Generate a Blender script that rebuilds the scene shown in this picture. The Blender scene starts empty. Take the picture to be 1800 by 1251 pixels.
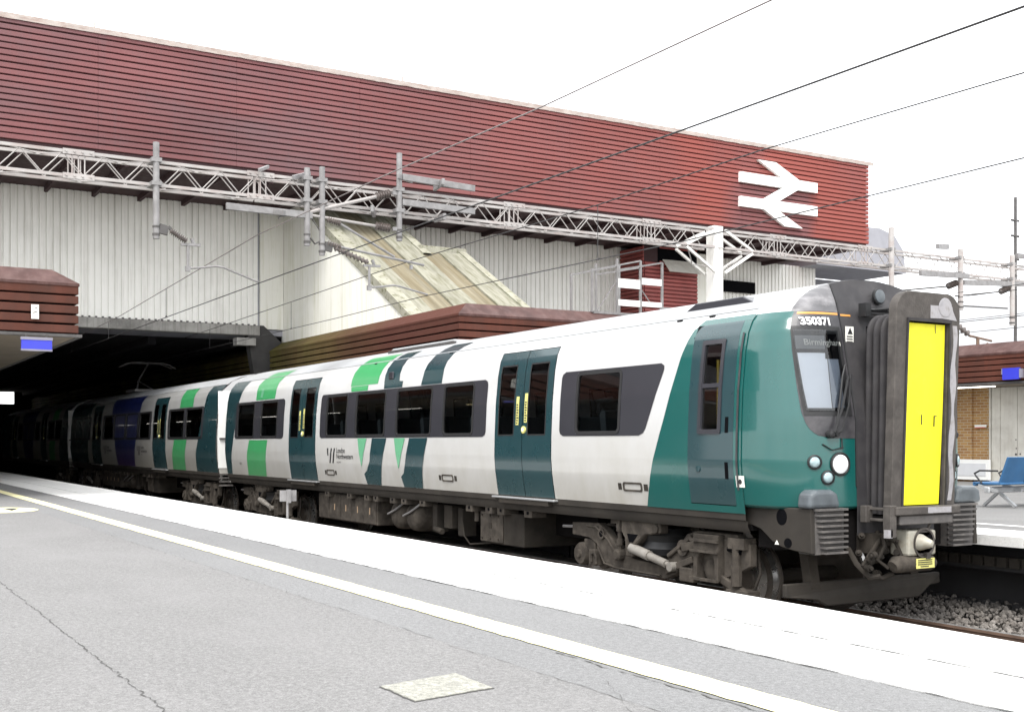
import bpy, bmesh, math, random
from mathutils import Vector, Matrix
R = math.radians
random.seed(7)
SC = bpy.context.scene
COL = SC.collection

# ------------------------------------------------------------------ camera, sky, sun, exposure
cam_d = bpy.data.cameras.new('camera'); cam = bpy.data.objects.new('camera', cam_d); COL.objects.link(cam)
SC.camera = cam
cam.location = (8.03, -9.68, 1.95)
cam.rotation_euler = (R(90), 0, R(59.35))
cam_d.sensor_fit = 'HORIZONTAL'; cam_d.sensor_width = 36; cam_d.lens = 41.0
cam_d.shift_y = 0.0842
cam_d.clip_start = 0.05; cam_d.clip_end = 3000

W = bpy.data.worlds.new('World'); SC.world = W; W.use_nodes = True
nt = W.node_tree; nt.nodes.clear()
wo = nt.nodes.new('ShaderNodeOutputWorld'); bg = nt.nodes.new('ShaderNodeBackground')
sky = nt.nodes.new('ShaderNodeTexSky'); sky.sky_type = 'NISHITA'; sky.sun_disc = False
SUN_EL, SUN_AZ = R(55), R(132)
sky.sun_elevation = SUN_EL; sky.sun_rotation = SUN_AZ
tcw = nt.nodes.new('ShaderNodeTexCoord'); nzw = nt.nodes.new('ShaderNodeTexNoise')
nzw.inputs['Scale'].default_value = 2.2; nzw.inputs['Detail'].default_value = 5
crw = nt.nodes.new('ShaderNodeValToRGB')
crw.color_ramp.elements[0].position = .3; crw.color_ramp.elements[0].color = (8.6, 8.8, 9.1, 1)
crw.color_ramp.elements[1].position = .7; crw.color_ramp.elements[1].color = (11.2, 11.2, 11.1, 1)
mxw = nt.nodes.new('ShaderNodeMix'); mxw.data_type = 'RGBA'; mxw.inputs[0].default_value = .9
nt.links.new(tcw.outputs['Generated'], nzw.inputs['Vector']); nt.links.new(nzw.outputs['Fac'], crw.inputs['Fac'])
nt.links.new(sky.outputs['Color'], mxw.inputs[6]); nt.links.new(crw.outputs['Color'], mxw.inputs[7])
nt.links.new(mxw.outputs[2], bg.inputs['Color']); bg.inputs['Strength'].default_value = .11
nt.links.new(bg.outputs[0], wo.inputs[0])

sun_d = bpy.data.lights.new('sun', 'SUN'); sun = bpy.data.objects.new('sun', sun_d); COL.objects.link(sun)
sun_d.energy = 1.5; sun_d.angle = R(25); sun_d.color = (1, .97, .92)
sdir = Vector((math.sin(SUN_AZ) * math.cos(SUN_EL), math.cos(SUN_AZ) * math.cos(SUN_EL), math.sin(SUN_EL)))
sun.rotation_euler = sdir.to_track_quat('Z', 'Y').to_euler(); sun.location = (0, 0, 60)
SC.view_settings.view_transform = 'Standard'; SC.view_settings.look = 'None'
SC.view_settings.gamma = 1; SC.view_settings.use_curve_mapping = False
SC.view_settings.exposure = 1.3
SC.cycles.max_bounces = 7; SC.cycles.diffuse_bounces = 3; SC.cycles.transparent_max_bounces = 12

# ------------------------------------------------------------------ materials
def mat(name, col, rough=.6, metal=0., var=.12, vs=2.5, dirt=None, da=.0, ds=.8, stretch=(1, 1, 1), bump=0., bs=40., spec=.5, coat=0.,
        zdirt=None, streak=0., emit=None, fine=0., dpos=(.45, .7)):
    m = bpy.data.materials.new(name); m.use_nodes = True
    t = m.node_tree; N = t.nodes; L = t.links
    b = N['Principled BSDF']
    b.inputs['Roughness'].default_value = rough; b.inputs['Metallic'].default_value = metal
    b.inputs['Specular IOR Level'].default_value = spec; b.inputs['Coat Weight'].default_value = coat
    b.inputs['Coat Roughness'].default_value = .06
    g = N.new('ShaderNodeNewGeometry')
    def noise(scale, detail=4, vec=None, rough=.55):
        n = N.new('ShaderNodeTexNoise'); n.inputs['Scale'].default_value = scale; n.inputs['Detail'].default_value = detail
        n.inputs['Roughness'].default_value = rough
        L.new(vec if vec is not None else g.outputs['Position'], n.inputs['Vector']); return n.outputs['Fac']
    def ramp(fac, p0, p1, c0=(0, 0, 0, 1), c1=(1, 1, 1, 1)):
        r = N.new('ShaderNodeValToRGB'); e = r.color_ramp.elements
        e[0].position = p0; e[1].position = p1; e[0].color = c0; e[1].color = c1
        L.new(fac, r.inputs['Fac']); return r.outputs['Color']
    def mix(fac, a, bb, mode='MIX'):
        x = N.new('ShaderNodeMix'); x.data_type = 'RGBA'; x.blend_type = mode
        if isinstance(fac, float): x.inputs[0].default_value = fac
        else: L.new(fac, x.inputs[0])
        for i, v in ((6, a), (7, bb)):
            if isinstance(v, tuple): x.inputs[i].default_value = v
            else: L.new(v, x.inputs[i])
        return x.outputs[2]
    def math_(op, a, bb):
        x = N.new('ShaderNodeMath'); x.operation = op; x.use_clamp = True
        for i, v in ((0, a), (1, bb)):
            if isinstance(v, (int, float)): x.inputs[i].default_value = v
            else: L.new(v, x.inputs[i])
        return x.outputs[0]
    mp = N.new('ShaderNodeMapping'); mp.inputs['Scale'].default_value = stretch; L.new(g.outputs['Position'], mp.inputs['Vector'])
    P = mp.outputs['Vector']
    c0 = tuple(max(0, v * (1 - var)) for v in col) + (1,); c1 = tuple(v * (1 + var) for v in col) + (1,)
    c = ramp(noise(vs, 5, P), .3, .7, c0, c1)
    if fine:
        f = ramp(noise(170, 2), .3, .7, (1 - fine,) * 3 + (1,), (1 + fine,) * 3 + (1,))
        c = mix(1.0, c, f, 'MULTIPLY')
        f = ramp(noise(34, 6, None, .75), .34, .66, (1 - fine * .8,) * 3 + (1,), (1 + fine * .6,) * 3 + (1,))
        c = mix(1.0, c, f, 'MULTIPLY')
    if dirt and da:
        d = ramp(noise(ds, 6, P, .65), dpos[0], dpos[1])
        c = mix(math_('MULTIPLY', d, da), c, dirt + (1,))
    if streak and dirt:
        ms = N.new('ShaderNodeMapping'); ms.inputs['Scale'].default_value = (7, 7, .35); L.new(g.outputs['Position'], ms.inputs['Vector'])
        d = ramp(noise(1.0, 5, ms.outputs['Vector'], .7), .5, .72)
        c = mix(math_('MULTIPLY', d, streak), c, dirt + (1,))
    if zdirt:                       # road dirt thrown up on to the lower panels: (z full, z none, amount, colour)
        s = N.new('ShaderNodeSeparateXYZ'); L.new(g.outputs['Position'], s.inputs[0])
        mr = N.new('ShaderNodeMapRange'); mr.inputs[1].default_value = zdirt[0]; mr.inputs[2].default_value = zdirt[1]
        mr.inputs[3].default_value = 1; mr.inputs[4].default_value = 0; L.new(s.outputs['Z'], mr.inputs[0])
        ms2 = N.new('ShaderNodeMapping'); ms2.inputs['Scale'].default_value = (1.2, 1, .5); L.new(g.outputs['Position'], ms2.inputs['Vector'])
        nn = ramp(noise(2.2, 6, ms2.outputs['Vector'], .65), .25, .75, (.45, .45, .45, 1))
        f = math_('MULTIPLY', math_('MULTIPLY', mr.outputs[0], nn), zdirt[2])
        c = mix(f, c, zdirt[3] + (1,))
    L.new(c, b.inputs['Base Color'])
    rr = ramp(noise(vs * 2.3, 4), .3, .75, (max(.02, rough - (.02 if coat else .08)),) * 3 + (1,), (min(1, rough + (.05 if coat else .12)),) * 3 + (1,))
    L.new(rr, b.inputs['Roughness'])
    if bump:
        bn = N.new('ShaderNodeBump'); bn.inputs['Strength'].default_value = bump; bn.inputs['Distance'].default_value = .02
        L.new(noise(bs, 4), bn.inputs['Height']); L.new(bn.outputs[0], b.inputs['Normal'])
    if emit:
        b.inputs['Emission Color'].default_value = emit[:3] + (1,); b.inputs['Emission Strength'].default_value = emit[3]
    return m

def glass(name, tint, refl=1.0, ior=1.5):
    m = bpy.data.materials.new(name); m.use_nodes = True; t = m.node_tree; N = t.nodes; L = t.links
    N.remove(N['Principled BSDF']); o = N['Material Output']
    fr = N.new('ShaderNodeFresnel'); fr.inputs['IOR'].default_value = ior
    tr = N.new('ShaderNodeBsdfTransparent'); tr.inputs[0].default_value = tint + (1,)
    gl = N.new('ShaderNodeBsdfGlossy'); gl.inputs['Roughness'].default_value = .015; gl.inputs[0].default_value = (refl,) * 3 + (1,)
    mx = N.new('ShaderNodeMixShader'); L.new(fr.outputs[0], mx.inputs[0]); L.new(tr.outputs[0], mx.inputs[1]); L.new(gl.outputs[0], mx.inputs[2])
    L.new(mx.outputs[0], o.inputs['Surface']); return m

M = {}
M['asphalt'] = mat('asphalt', (.180, .180, .181), .9, var=.07, vs=.5, dirt=(.22, .22, .22), da=.3, ds=1.3, bump=.5, bs=110, fine=.3, stretch=(.45, 1, 1))
M['asphalt_old'] = mat('asphalt_old', (.184, .181, .179), .92, var=.06, vs=.9, dirt=(.225, .22, .22), da=.32, ds=1.5, bump=.5, bs=100, fine=.34, stretch=(.5, 1.2, 1))
M['asphalt_far'] = mat('asphalt_far', (.16, .158, .155), .9, var=.12, vs=.6, bump=.3, bs=120, fine=.2)
M['plat_white'] = mat('platform_white_paint', (.70, .695, .68), .75, var=.06, vs=1.5, dirt=(.17, .165, .155), da=.6, ds=3.5, dpos=(.64, .74), bump=.25, bs=70, fine=.08)
M['yellow_line'] = mat('worn_yellow_line', (.80, .75, .43), .75, var=.06, vs=3, dirt=(.62, .60, .42), da=.45, ds=6, bump=.25, bs=90, fine=.1)
M['patch'] = mat('pale_repair_patch', (.335, .33, .29), .9, var=.15, vs=12, dirt=(.16, .16, .145), da=.9, ds=38, bump=.5, bs=120, fine=.25)
M['crack'] = mat('crack_dark', (.07, .068, .065), 1)
M['concrete'] = mat('concrete', (.33, .32, .30), .85, var=.15, vs=1.2, dirt=(.09, .085, .08), da=.75, ds=.9, streak=.7, bump=.3, bs=40)
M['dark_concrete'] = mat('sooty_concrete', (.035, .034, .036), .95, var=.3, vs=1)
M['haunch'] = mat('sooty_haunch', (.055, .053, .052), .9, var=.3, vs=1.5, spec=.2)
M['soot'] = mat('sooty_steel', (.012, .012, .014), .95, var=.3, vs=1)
M['ballast'] = mat('ballast_bed', (.13, .118, .105), 1, var=.35, vs=14, dirt=(.06, .05, .04), da=.6, ds=4, bump=1, bs=24)
M['stone'] = mat('ballast_stone', (.20, .183, .168), .95, var=.5, vs=6, dirt=(.10, .08, .065), da=.6, ds=2.5, bump=.4, bs=60)
M['rail_side'] = mat('rusty_rail', (.15, .095, .068), .8, var=.3, vs=5)
M['rail_top'] = mat('worn_rail_head', (.45, .44, .43), .35, metal=.6)
M['ground'] = mat('ground', (.17, .16, .14), 1, var=.3, vs=.4)
M['red'] = mat('red_ribbed_cladding', (.176, .074, .076), .7, spec=.2, var=.18, vs=.55, dirt=(.140, .094, .102), da=.6, ds=.45, stretch=(1, .45, 2.2), bump=.15, bs=30, streak=.25)
M['red_back'] = mat('cladding_shadow_gap', (.045, .02, .022), .8)
M['red_small'] = mat('red_louvre', (.27, .062, .055), .6, var=.15, vs=1.2)
M['flash'] = mat('bleached_roof_flashing', (.40, .35, .32), .7, var=.15, vs=3, dirt=(.25, .15, .12), da=.6, ds=3.5, stretch=(1, 1, 3))
M['white_clad'] = mat('white_corrugated_sheet', (.87, .86, .82), .6, var=.03, vs=.8, dirt=(.36, .34, .29), da=.15, ds=.7, streak=.35)
M['white_panel'] = mat('white_stair_panel', (.82, .81, .75), .65, var=.04, vs=.7, dirt=(.46, .45, .28), da=.12, ds=.8, streak=.5)
M['moss'] = mat('mossy_roof', (.25, .243, .195), .95, var=.22, vs=1.2, dirt=(.085, .082, .030), da=.75, ds=4.2, stretch=(.35, 2.4, .35), bump=.35, bs=22, dpos=(.44, .70))
M['moss_brown'] = mat('mossy_brown_strip', (.20, .178, .125), .95, var=.28, vs=1.6, dirt=(.115, .085, .035), da=.7, ds=1.5, stretch=(.22, 4, .22), dpos=(.40, .68), bump=.5, bs=26)
M['kerb_pale'] = mat('pale_stair_kerb', (.29, .282, .225), .9, var=.18, vs=2, dirt=(.08, .08, .026), da=.8, ds=6, dpos=(.52, .66), bump=.5, bs=30)
M['canopy'] = mat('brown_canopy_board', (.098, .034, .023), .65, spec=.2, var=.25, vs=1.1, dirt=(.05, .029, .024), da=.6, ds=1.2, stretch=(1, 1, .5), streak=.35, bump=.15, bs=30)
M['canopy_cap'] = mat('canopy_capping', (.072, .035, .031), .6, spec=.25, var=.25, vs=1.5, dirt=(.14, .09, .082), da=.45, ds=3, stretch=(1.5, 1.5, .4))
M['canopy_moss'] = mat('algae_canopy_board', (.095, .085, .026), .85, spec=.2, var=.4, vs=1.0, dirt=(.075, .035, .025), da=.45, ds=.9, stretch=(.5, 1, .5), streak=.45, bump=.3, bs=30)
M['soffit'] = mat('canopy_soffit', (.20, .165, .125), .7, var=.12, vs=.8)
M['gantry'] = mat('pale_painted_steel', (.37, .35, .338), .55, var=.12, vs=3, dirt=(.28, .20, .18), da=.55, ds=5, stretch=(1, .6, 1))
M['lattice'] = mat('pale_lattice_steel', (.34, .322, .31), .55, var=.1, vs=4, dirt=(.30, .24, .22), da=.4, ds=7)
M['mast'] = mat('white_painted_mast', (.72, .71, .68), .5, var=.06, vs=1, dirt=(.4, .36, .32), da=.35, ds=1.5, streak=.3)
M['galv'] = mat('galvanised_steel', (.235, .228, .228), .55, metal=.2, var=.18, vs=7, dirt=(.12, .11, .105), da=.4, ds=6)
M['galv_dark'] = mat('weathered_steel', (.085, .08, .078), .6, metal=.2, var=.2, vs=7)
M['insul'] = mat('brown_insulator', (.11, .092, .085), .3, var=.2, vs=9)
M['wire'] = mat('dark_wire', (.035, .033, .034), .5, metal=.4)
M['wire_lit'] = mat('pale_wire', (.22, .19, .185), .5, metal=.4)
M['emblem'] = mat('white_emblem', (.86, .86, .84), .5, var=.02)
M['blue_sign'] = mat('blue_sign', (.035, .045, .52), .4, var=.05)
M['grey_frame'] = mat('grey_sign_frame', (.22, .21, .26), .5)
M['notice'] = mat('notice_paper', (.85, .84, .78), .6)
M['ink'] = mat('black_ink', (.02, .02, .022), .6, var=.05)
M['tube'] = mat('tube_light', (.9, .9, .9), .4, emit=(1, .96, .88, 2.4))
M['tube_warm'] = mat('warm_tube_light', (.9, .9, .8), .4, emit=(1, .82, .45, 1.6))
M['door_white'] = mat('white_boards', (.66, .64, .58), .7, var=.05, vs=2, dirt=(.36, .32, .27), da=.4, ds=2.5, streak=.35)
M['bench_blue'] = mat('blue_perforated_seat', (.03, .115, .25), .5, var=.1, vs=4)
M['steel'] = mat('bare_aluminium', (.50, .51, .52), .35, metal=.6, var=.08)
# train
ZD = (1.1, 2.35, .85, (.30, .275, .225))
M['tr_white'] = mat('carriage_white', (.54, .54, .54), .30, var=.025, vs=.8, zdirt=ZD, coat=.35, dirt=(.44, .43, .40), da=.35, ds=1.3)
M['tr_white_shaded'] = mat('shaded_carriage_white', (.36, .36, .355), .34, var=.04, vs=.8, zdirt=ZD, coat=.3, dirt=(.28, .27, .25), da=.4, ds=1.3)  # carriage white with the shade under the building put into its colour
M['tr_roof'] = mat('carriage_roof_grey', (.36, .37, .38), .5, var=.15, vs=1.5, dirt=(.27, .265, .26), da=.6, ds=1.4, stretch=(.35, 1, 1))
M['tr_teal'] = mat('carriage_dark_teal', (.012, .043, .051), .28, var=.05, vs=1.5, coat=.5, zdirt=(1.15, 1.6, .3, (.12, .14, .13)))
M['cab_teal'] = mat('cab_bright_teal', (.005, .083, .075), .24, var=.05, vs=1.2, coat=.6, zdirt=(1.2, 1.7, .25, (.07, .13, .12)))
M['tr_green'] = mat('carriage_bright_green', (.048, .32, .115), .3, var=.04, vs=1.5, coat=.4, zdirt=(1.15, 1.9, .4, (.2, .26, .17)))
M['tr_palegreen'] = mat('carriage_pale_green', (.13, .38, .215), .3, var=.04, vs=1.5, coat=.4)
M['tr_blue'] = mat('carriage_blue', (.012, .02, .115), .3, var=.08, vs=1, coat=.4, zdirt=(1.2, 1.9, .7, (.11, .05, .12)))
M['band'] = mat('charcoal_glazing_band', (.028, .028, .035), .34, var=.04, vs=2, coat=.15)
M['rubber'] = mat('black_rubber', (.012, .012, .013), .55, var=.1)
M['glass'] = glass('tinted_window_glass', (.40, .41, .415), 1.0, 1.55)
M['ws_glass'] = glass('windscreen_glass', (.74, .76, .78), 1.0, 1.6)
M['clear'] = glass('clear_door_glass', (.62, .65, .65), 1.0, 2.05)
M['gap'] = mat('black_gap', (.004, .004, .005), .95, spec=.05)
M['black'] = mat('cab_black', (.030, .029, .033), .40, var=.18, vs=2.5, dirt=(.15, .14, .145), da=.4, ds=3.5, coat=.1)
M['dome'] = mat('scuffed_dome_grey', (.11, .108, .114), .40, var=.25, vs=3, dirt=(.34, .33, .34), da=.6, ds=4, stretch=(.5, 1, 2.2))
M['surround'] = mat('gangway_surround', (.040, .038, .041), .6, var=.18, vs=3, spec=.3, dirt=(.07, .066, .064), da=.5, ds=3)
M['bellows'] = mat('bellows_rubber', (.034, .032, .034), .7, var=.25, vs=5, spec=.25, dirt=(.06, .055, .053), da=.4, ds=6)
M['faceplate'] = mat('brown_gangway_frame', (.062, .055, .050), .65, var=.25, vs=6, spec=.3, dirt=(.12, .108, .098), da=.55, ds=7, bump=.2, bs=50)
M['chip'] = mat('chipped_grey_metal', (.33, .32, .335), .5, var=.3, vs=9, dirt=(.13, .115, .10), da=.8, ds=9)
M['yellow'] = mat('warning_yellow', (.80, .75, .012), .5, var=.05, vs=3, dirt=(.42, .38, .04), da=.35, ds=7, dpos=(.58, .75), streak=.25)
M['orange'] = mat('orange_line', (.62, .27, .055), .4)
M['numwhite'] = mat('white_number', (.85, .85, .84), .45, var=.02)
M['label_yellow'] = mat('yellow_label', (.66, .62, .20), .5)
M['lens'] = mat('lamp_lens', (.86, .88, .88), .12, var=.08, vs=30, coat=1)
M['lens_dim'] = mat('lamp_lens_dim', (.30, .40, .42), .15, var=.2, vs=40, coat=1)
M['dust'] = mat('dusty_bogie', (.070, .060, .050), .9, var=.35, vs=7, spec=.2, dirt=(.028, .024, .021), da=.85, ds=5, bump=.25, bs=50)
M['dust_dark'] = mat('dark_underframe', (.030, .026, .022), .9, var=.3, vs=3, spec=.2, dirt=(.06, .05, .04), da=.5, ds=2)
M['skirt'] = mat('brown_skirt', (.032, .028, .024), .75, var=.2, vs=2, spec=.25, dirt=(.052, .044, .036), da=.5, ds=1.6)
M['under'] = mat('underframe_black', (.010, .009, .009), .95, spec=.05)
M['damper_grey'] = mat('dusty_grey_damper', (.22, .205, .185), .6, var=.2, vs=6, dirt=(.12, .10, .08), da=.5, ds=7)
M['wheel'] = mat('wheel_steel', (.11, .095, .082), .5, metal=.5, var=.2, vs=6)
M['tyre'] = mat('polished_tread', (.42, .41, .40), .3, metal=.85)
M['anti'] = mat('anticlimber_grey', (.082, .076, .073), .65, var=.18, vs=7, dirt=(.19, .17, .155), da=.5, ds=8)
M['capgrey'] = mat('grey_lamp_cap', (.085, .098, .108), .4, var=.3, vs=6)
M['coupler'] = mat('cream_coupler', (.33, .315, .265), .5, var=.15, vs=6, dirt=(.2, .15, .1), da=.6, ds=8)
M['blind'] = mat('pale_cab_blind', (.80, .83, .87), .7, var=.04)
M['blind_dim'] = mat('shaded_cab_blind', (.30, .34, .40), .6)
M['case_tag'] = mat('faded_case_tag', (.36, .25, .16), .7)
M['disp'] = mat('display_panel', (.16, .17, .175), .5)
M['disp_txt'] = mat('display_letters', (.52, .52, .48), .6)
M['interior'] = mat('carriage_interior', (.5, .5, .5), .7)
M['seat'] = mat('train_seat', (.12, .15, .165), .85, var=.1)
M['pole_yellow'] = mat('yellow_grab_pole', (.75, .50, .03), .4)
M['skin'] = mat('skin', (.48, .30, .23), .6)
M['cloth'] = mat('dark_cloth', (.05, .055, .07), .9)
M['hair'] = mat('dark_hair', (.03, .022, .018), .8)
M['pale_wall'] = mat('pale_far_wall', (.62, .63, .65), .8, var=.06)
M['grey_wall'] = mat('grey_shed', (.30, .30, .33), .7, var=.08)

# brick
def brick_mat():
    m = mat('yellow_brick', (.4, .25, .1), .85); t = m.node_tree; N = t.nodes; L = t.links
    b = N['Principled BSDF']; g = N.new('ShaderNodeNewGeometry'); s = N.new('ShaderNodeSeparateXYZ'); c = N.new('ShaderNodeCombineXYZ')
    L.new(g.outputs['Position'], s.inputs[0]); L.new(s.outputs['X'], c.inputs[0]); L.new(s.outputs['Z'], c.inputs[1])
    br = N.new('ShaderNodeTexBrick'); br.inputs['Scale'].default_value = 1.0
    br.inputs['Brick Width'].default_value = .225; br.inputs['Row Height'].default_value = .075; br.inputs['Mortar Size'].default_value = .009
    br.inputs['Color1'].default_value = (.47, .275, .10, 1); br.inputs['Color2'].default_value = (.34, .17, .06, 1); br.inputs['Mortar'].default_value = (.50, .42, .30, 1)
    L.new(c.outputs[0], br.inputs['Vector']); L.new(br.outputs['Color'], b.inputs['Base Color'])
    bp = N.new('ShaderNodeBump'); bp.inputs['Strength'].default_value = .5; bp.inputs['Distance'].default_value = .01; bp.invert = True
    L.new(br.outputs['Fac'], bp.inputs['Height']); L.new(bp.outputs[0], b.inputs['Normal'])
    return m
M['brick'] = brick_mat()

# the red cladding turns brighter red to the right, sun-fading and painted-in glare, with a duller patch round the emblem
def red_glare_fade(m):
    t = m.node_tree; N = t.nodes; L = t.links; b = N['Principled BSDF']
    src = b.inputs['Base Color'].links[0].from_socket
    g = N.new('ShaderNodeNewGeometry'); s = N.new('ShaderNodeSeparateXYZ'); L.new(g.outputs['Position'], s.inputs[0])
    nz = N.new('ShaderNodeTexNoise'); nz.inputs['Scale'].default_value = .35; nz.inputs['Detail'].default_value = 4; L.new(g.outputs['Position'], nz.inputs['Vector'])
    mr = N.new('ShaderNodeMapRange'); mr.inputs[1].default_value = 2; mr.inputs[2].default_value = 20; L.new(s.outputs['Y'], mr.inputs[0])
    mu = N.new('ShaderNodeMath'); mu.operation = 'MULTIPLY'; L.new(mr.outputs[0], mu.inputs[0]); L.new(nz.outputs['Fac'], mu.inputs[1])
    m2 = N.new('ShaderNodeMath'); m2.operation = 'MULTIPLY'; m2.use_clamp = True; m2.inputs[1].default_value = 1.9; L.new(mu.outputs[0], m2.inputs[0])
    # duller patch
    def band(o, a0, a1, b0, b1):
        u = N.new('ShaderNodeMapRange'); u.inputs[1].default_value = a0; u.inputs[2].default_value = a1; L.new(o, u.inputs[0])
        v = N.new('ShaderNodeMapRange'); v.inputs[1].default_value = b0; v.inputs[2].default_value = b1; v.inputs[3].default_value = 1; v.inputs[4].default_value = 0; L.new(o, v.inputs[0])
        w = N.new('ShaderNodeMath'); w.operation = 'MULTIPLY'; L.new(u.outputs[0], w.inputs[0]); L.new(v.outputs[0], w.inputs[1]); return w.outputs[0]
    y = band(s.outputs['Y'], 17.0, 17.9, 21.1, 21.6); z = band(s.outputs['Z'], 9.2, 9.3, 10.8, 11.4)
    st = N.new('ShaderNodeMath'); st.operation = 'MULTIPLY'; L.new(y, st.inputs[0]); L.new(z, st.inputs[1])
    iv = N.new('ShaderNodeMath'); iv.operation = 'MULTIPLY_ADD'; iv.inputs[1].default_value = -.8; iv.inputs[2].default_value = 1; L.new(st.outputs[0], iv.inputs[0])
    f = N.new('ShaderNodeMath'); f.operation = 'MULTIPLY'; L.new(m2.outputs[0], f.inputs[0]); L.new(iv.outputs[0], f.inputs[1])
    mx = N.new('ShaderNodeMix'); mx.data_type = 'RGBA'; L.new(f.outputs[0], mx.inputs[0]); L.new(src, mx.inputs[6]); mx.inputs[7].default_value = (.27, .076, .063, 1)
    L.new(mx.outputs[2], b.inputs['Base Color'])
red_glare_fade(M['red'])
# algae fades from the canopy boards towards the open end
def algae_fade(m, clean):
    t = m.node_tree; N = t.nodes; L = t.links; b = N['Principled BSDF']
    src = b.inputs['Base Color'].links[0].from_socket
    g = N.new('ShaderNodeNewGeometry'); s = N.new('ShaderNodeSeparateXYZ'); L.new(g.outputs['Position'], s.inputs[0])
    mr = N.new('ShaderNodeMapRange'); mr.inputs[1].default_value = -26; mr.inputs[2].default_value = -18.5; L.new(s.outputs['X'], mr.inputs[0])
    mx = N.new('ShaderNodeMix'); mx.data_type = 'RGBA'; L.new(mr.outputs[0], mx.inputs[0]); L.new(src, mx.inputs[6]); mx.inputs[7].default_value = clean + (1,)
    L.new(mx.outputs[2], b.inputs['Base Color'])
algae_fade(M['canopy_moss'], (.085, .032, .023))

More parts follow.
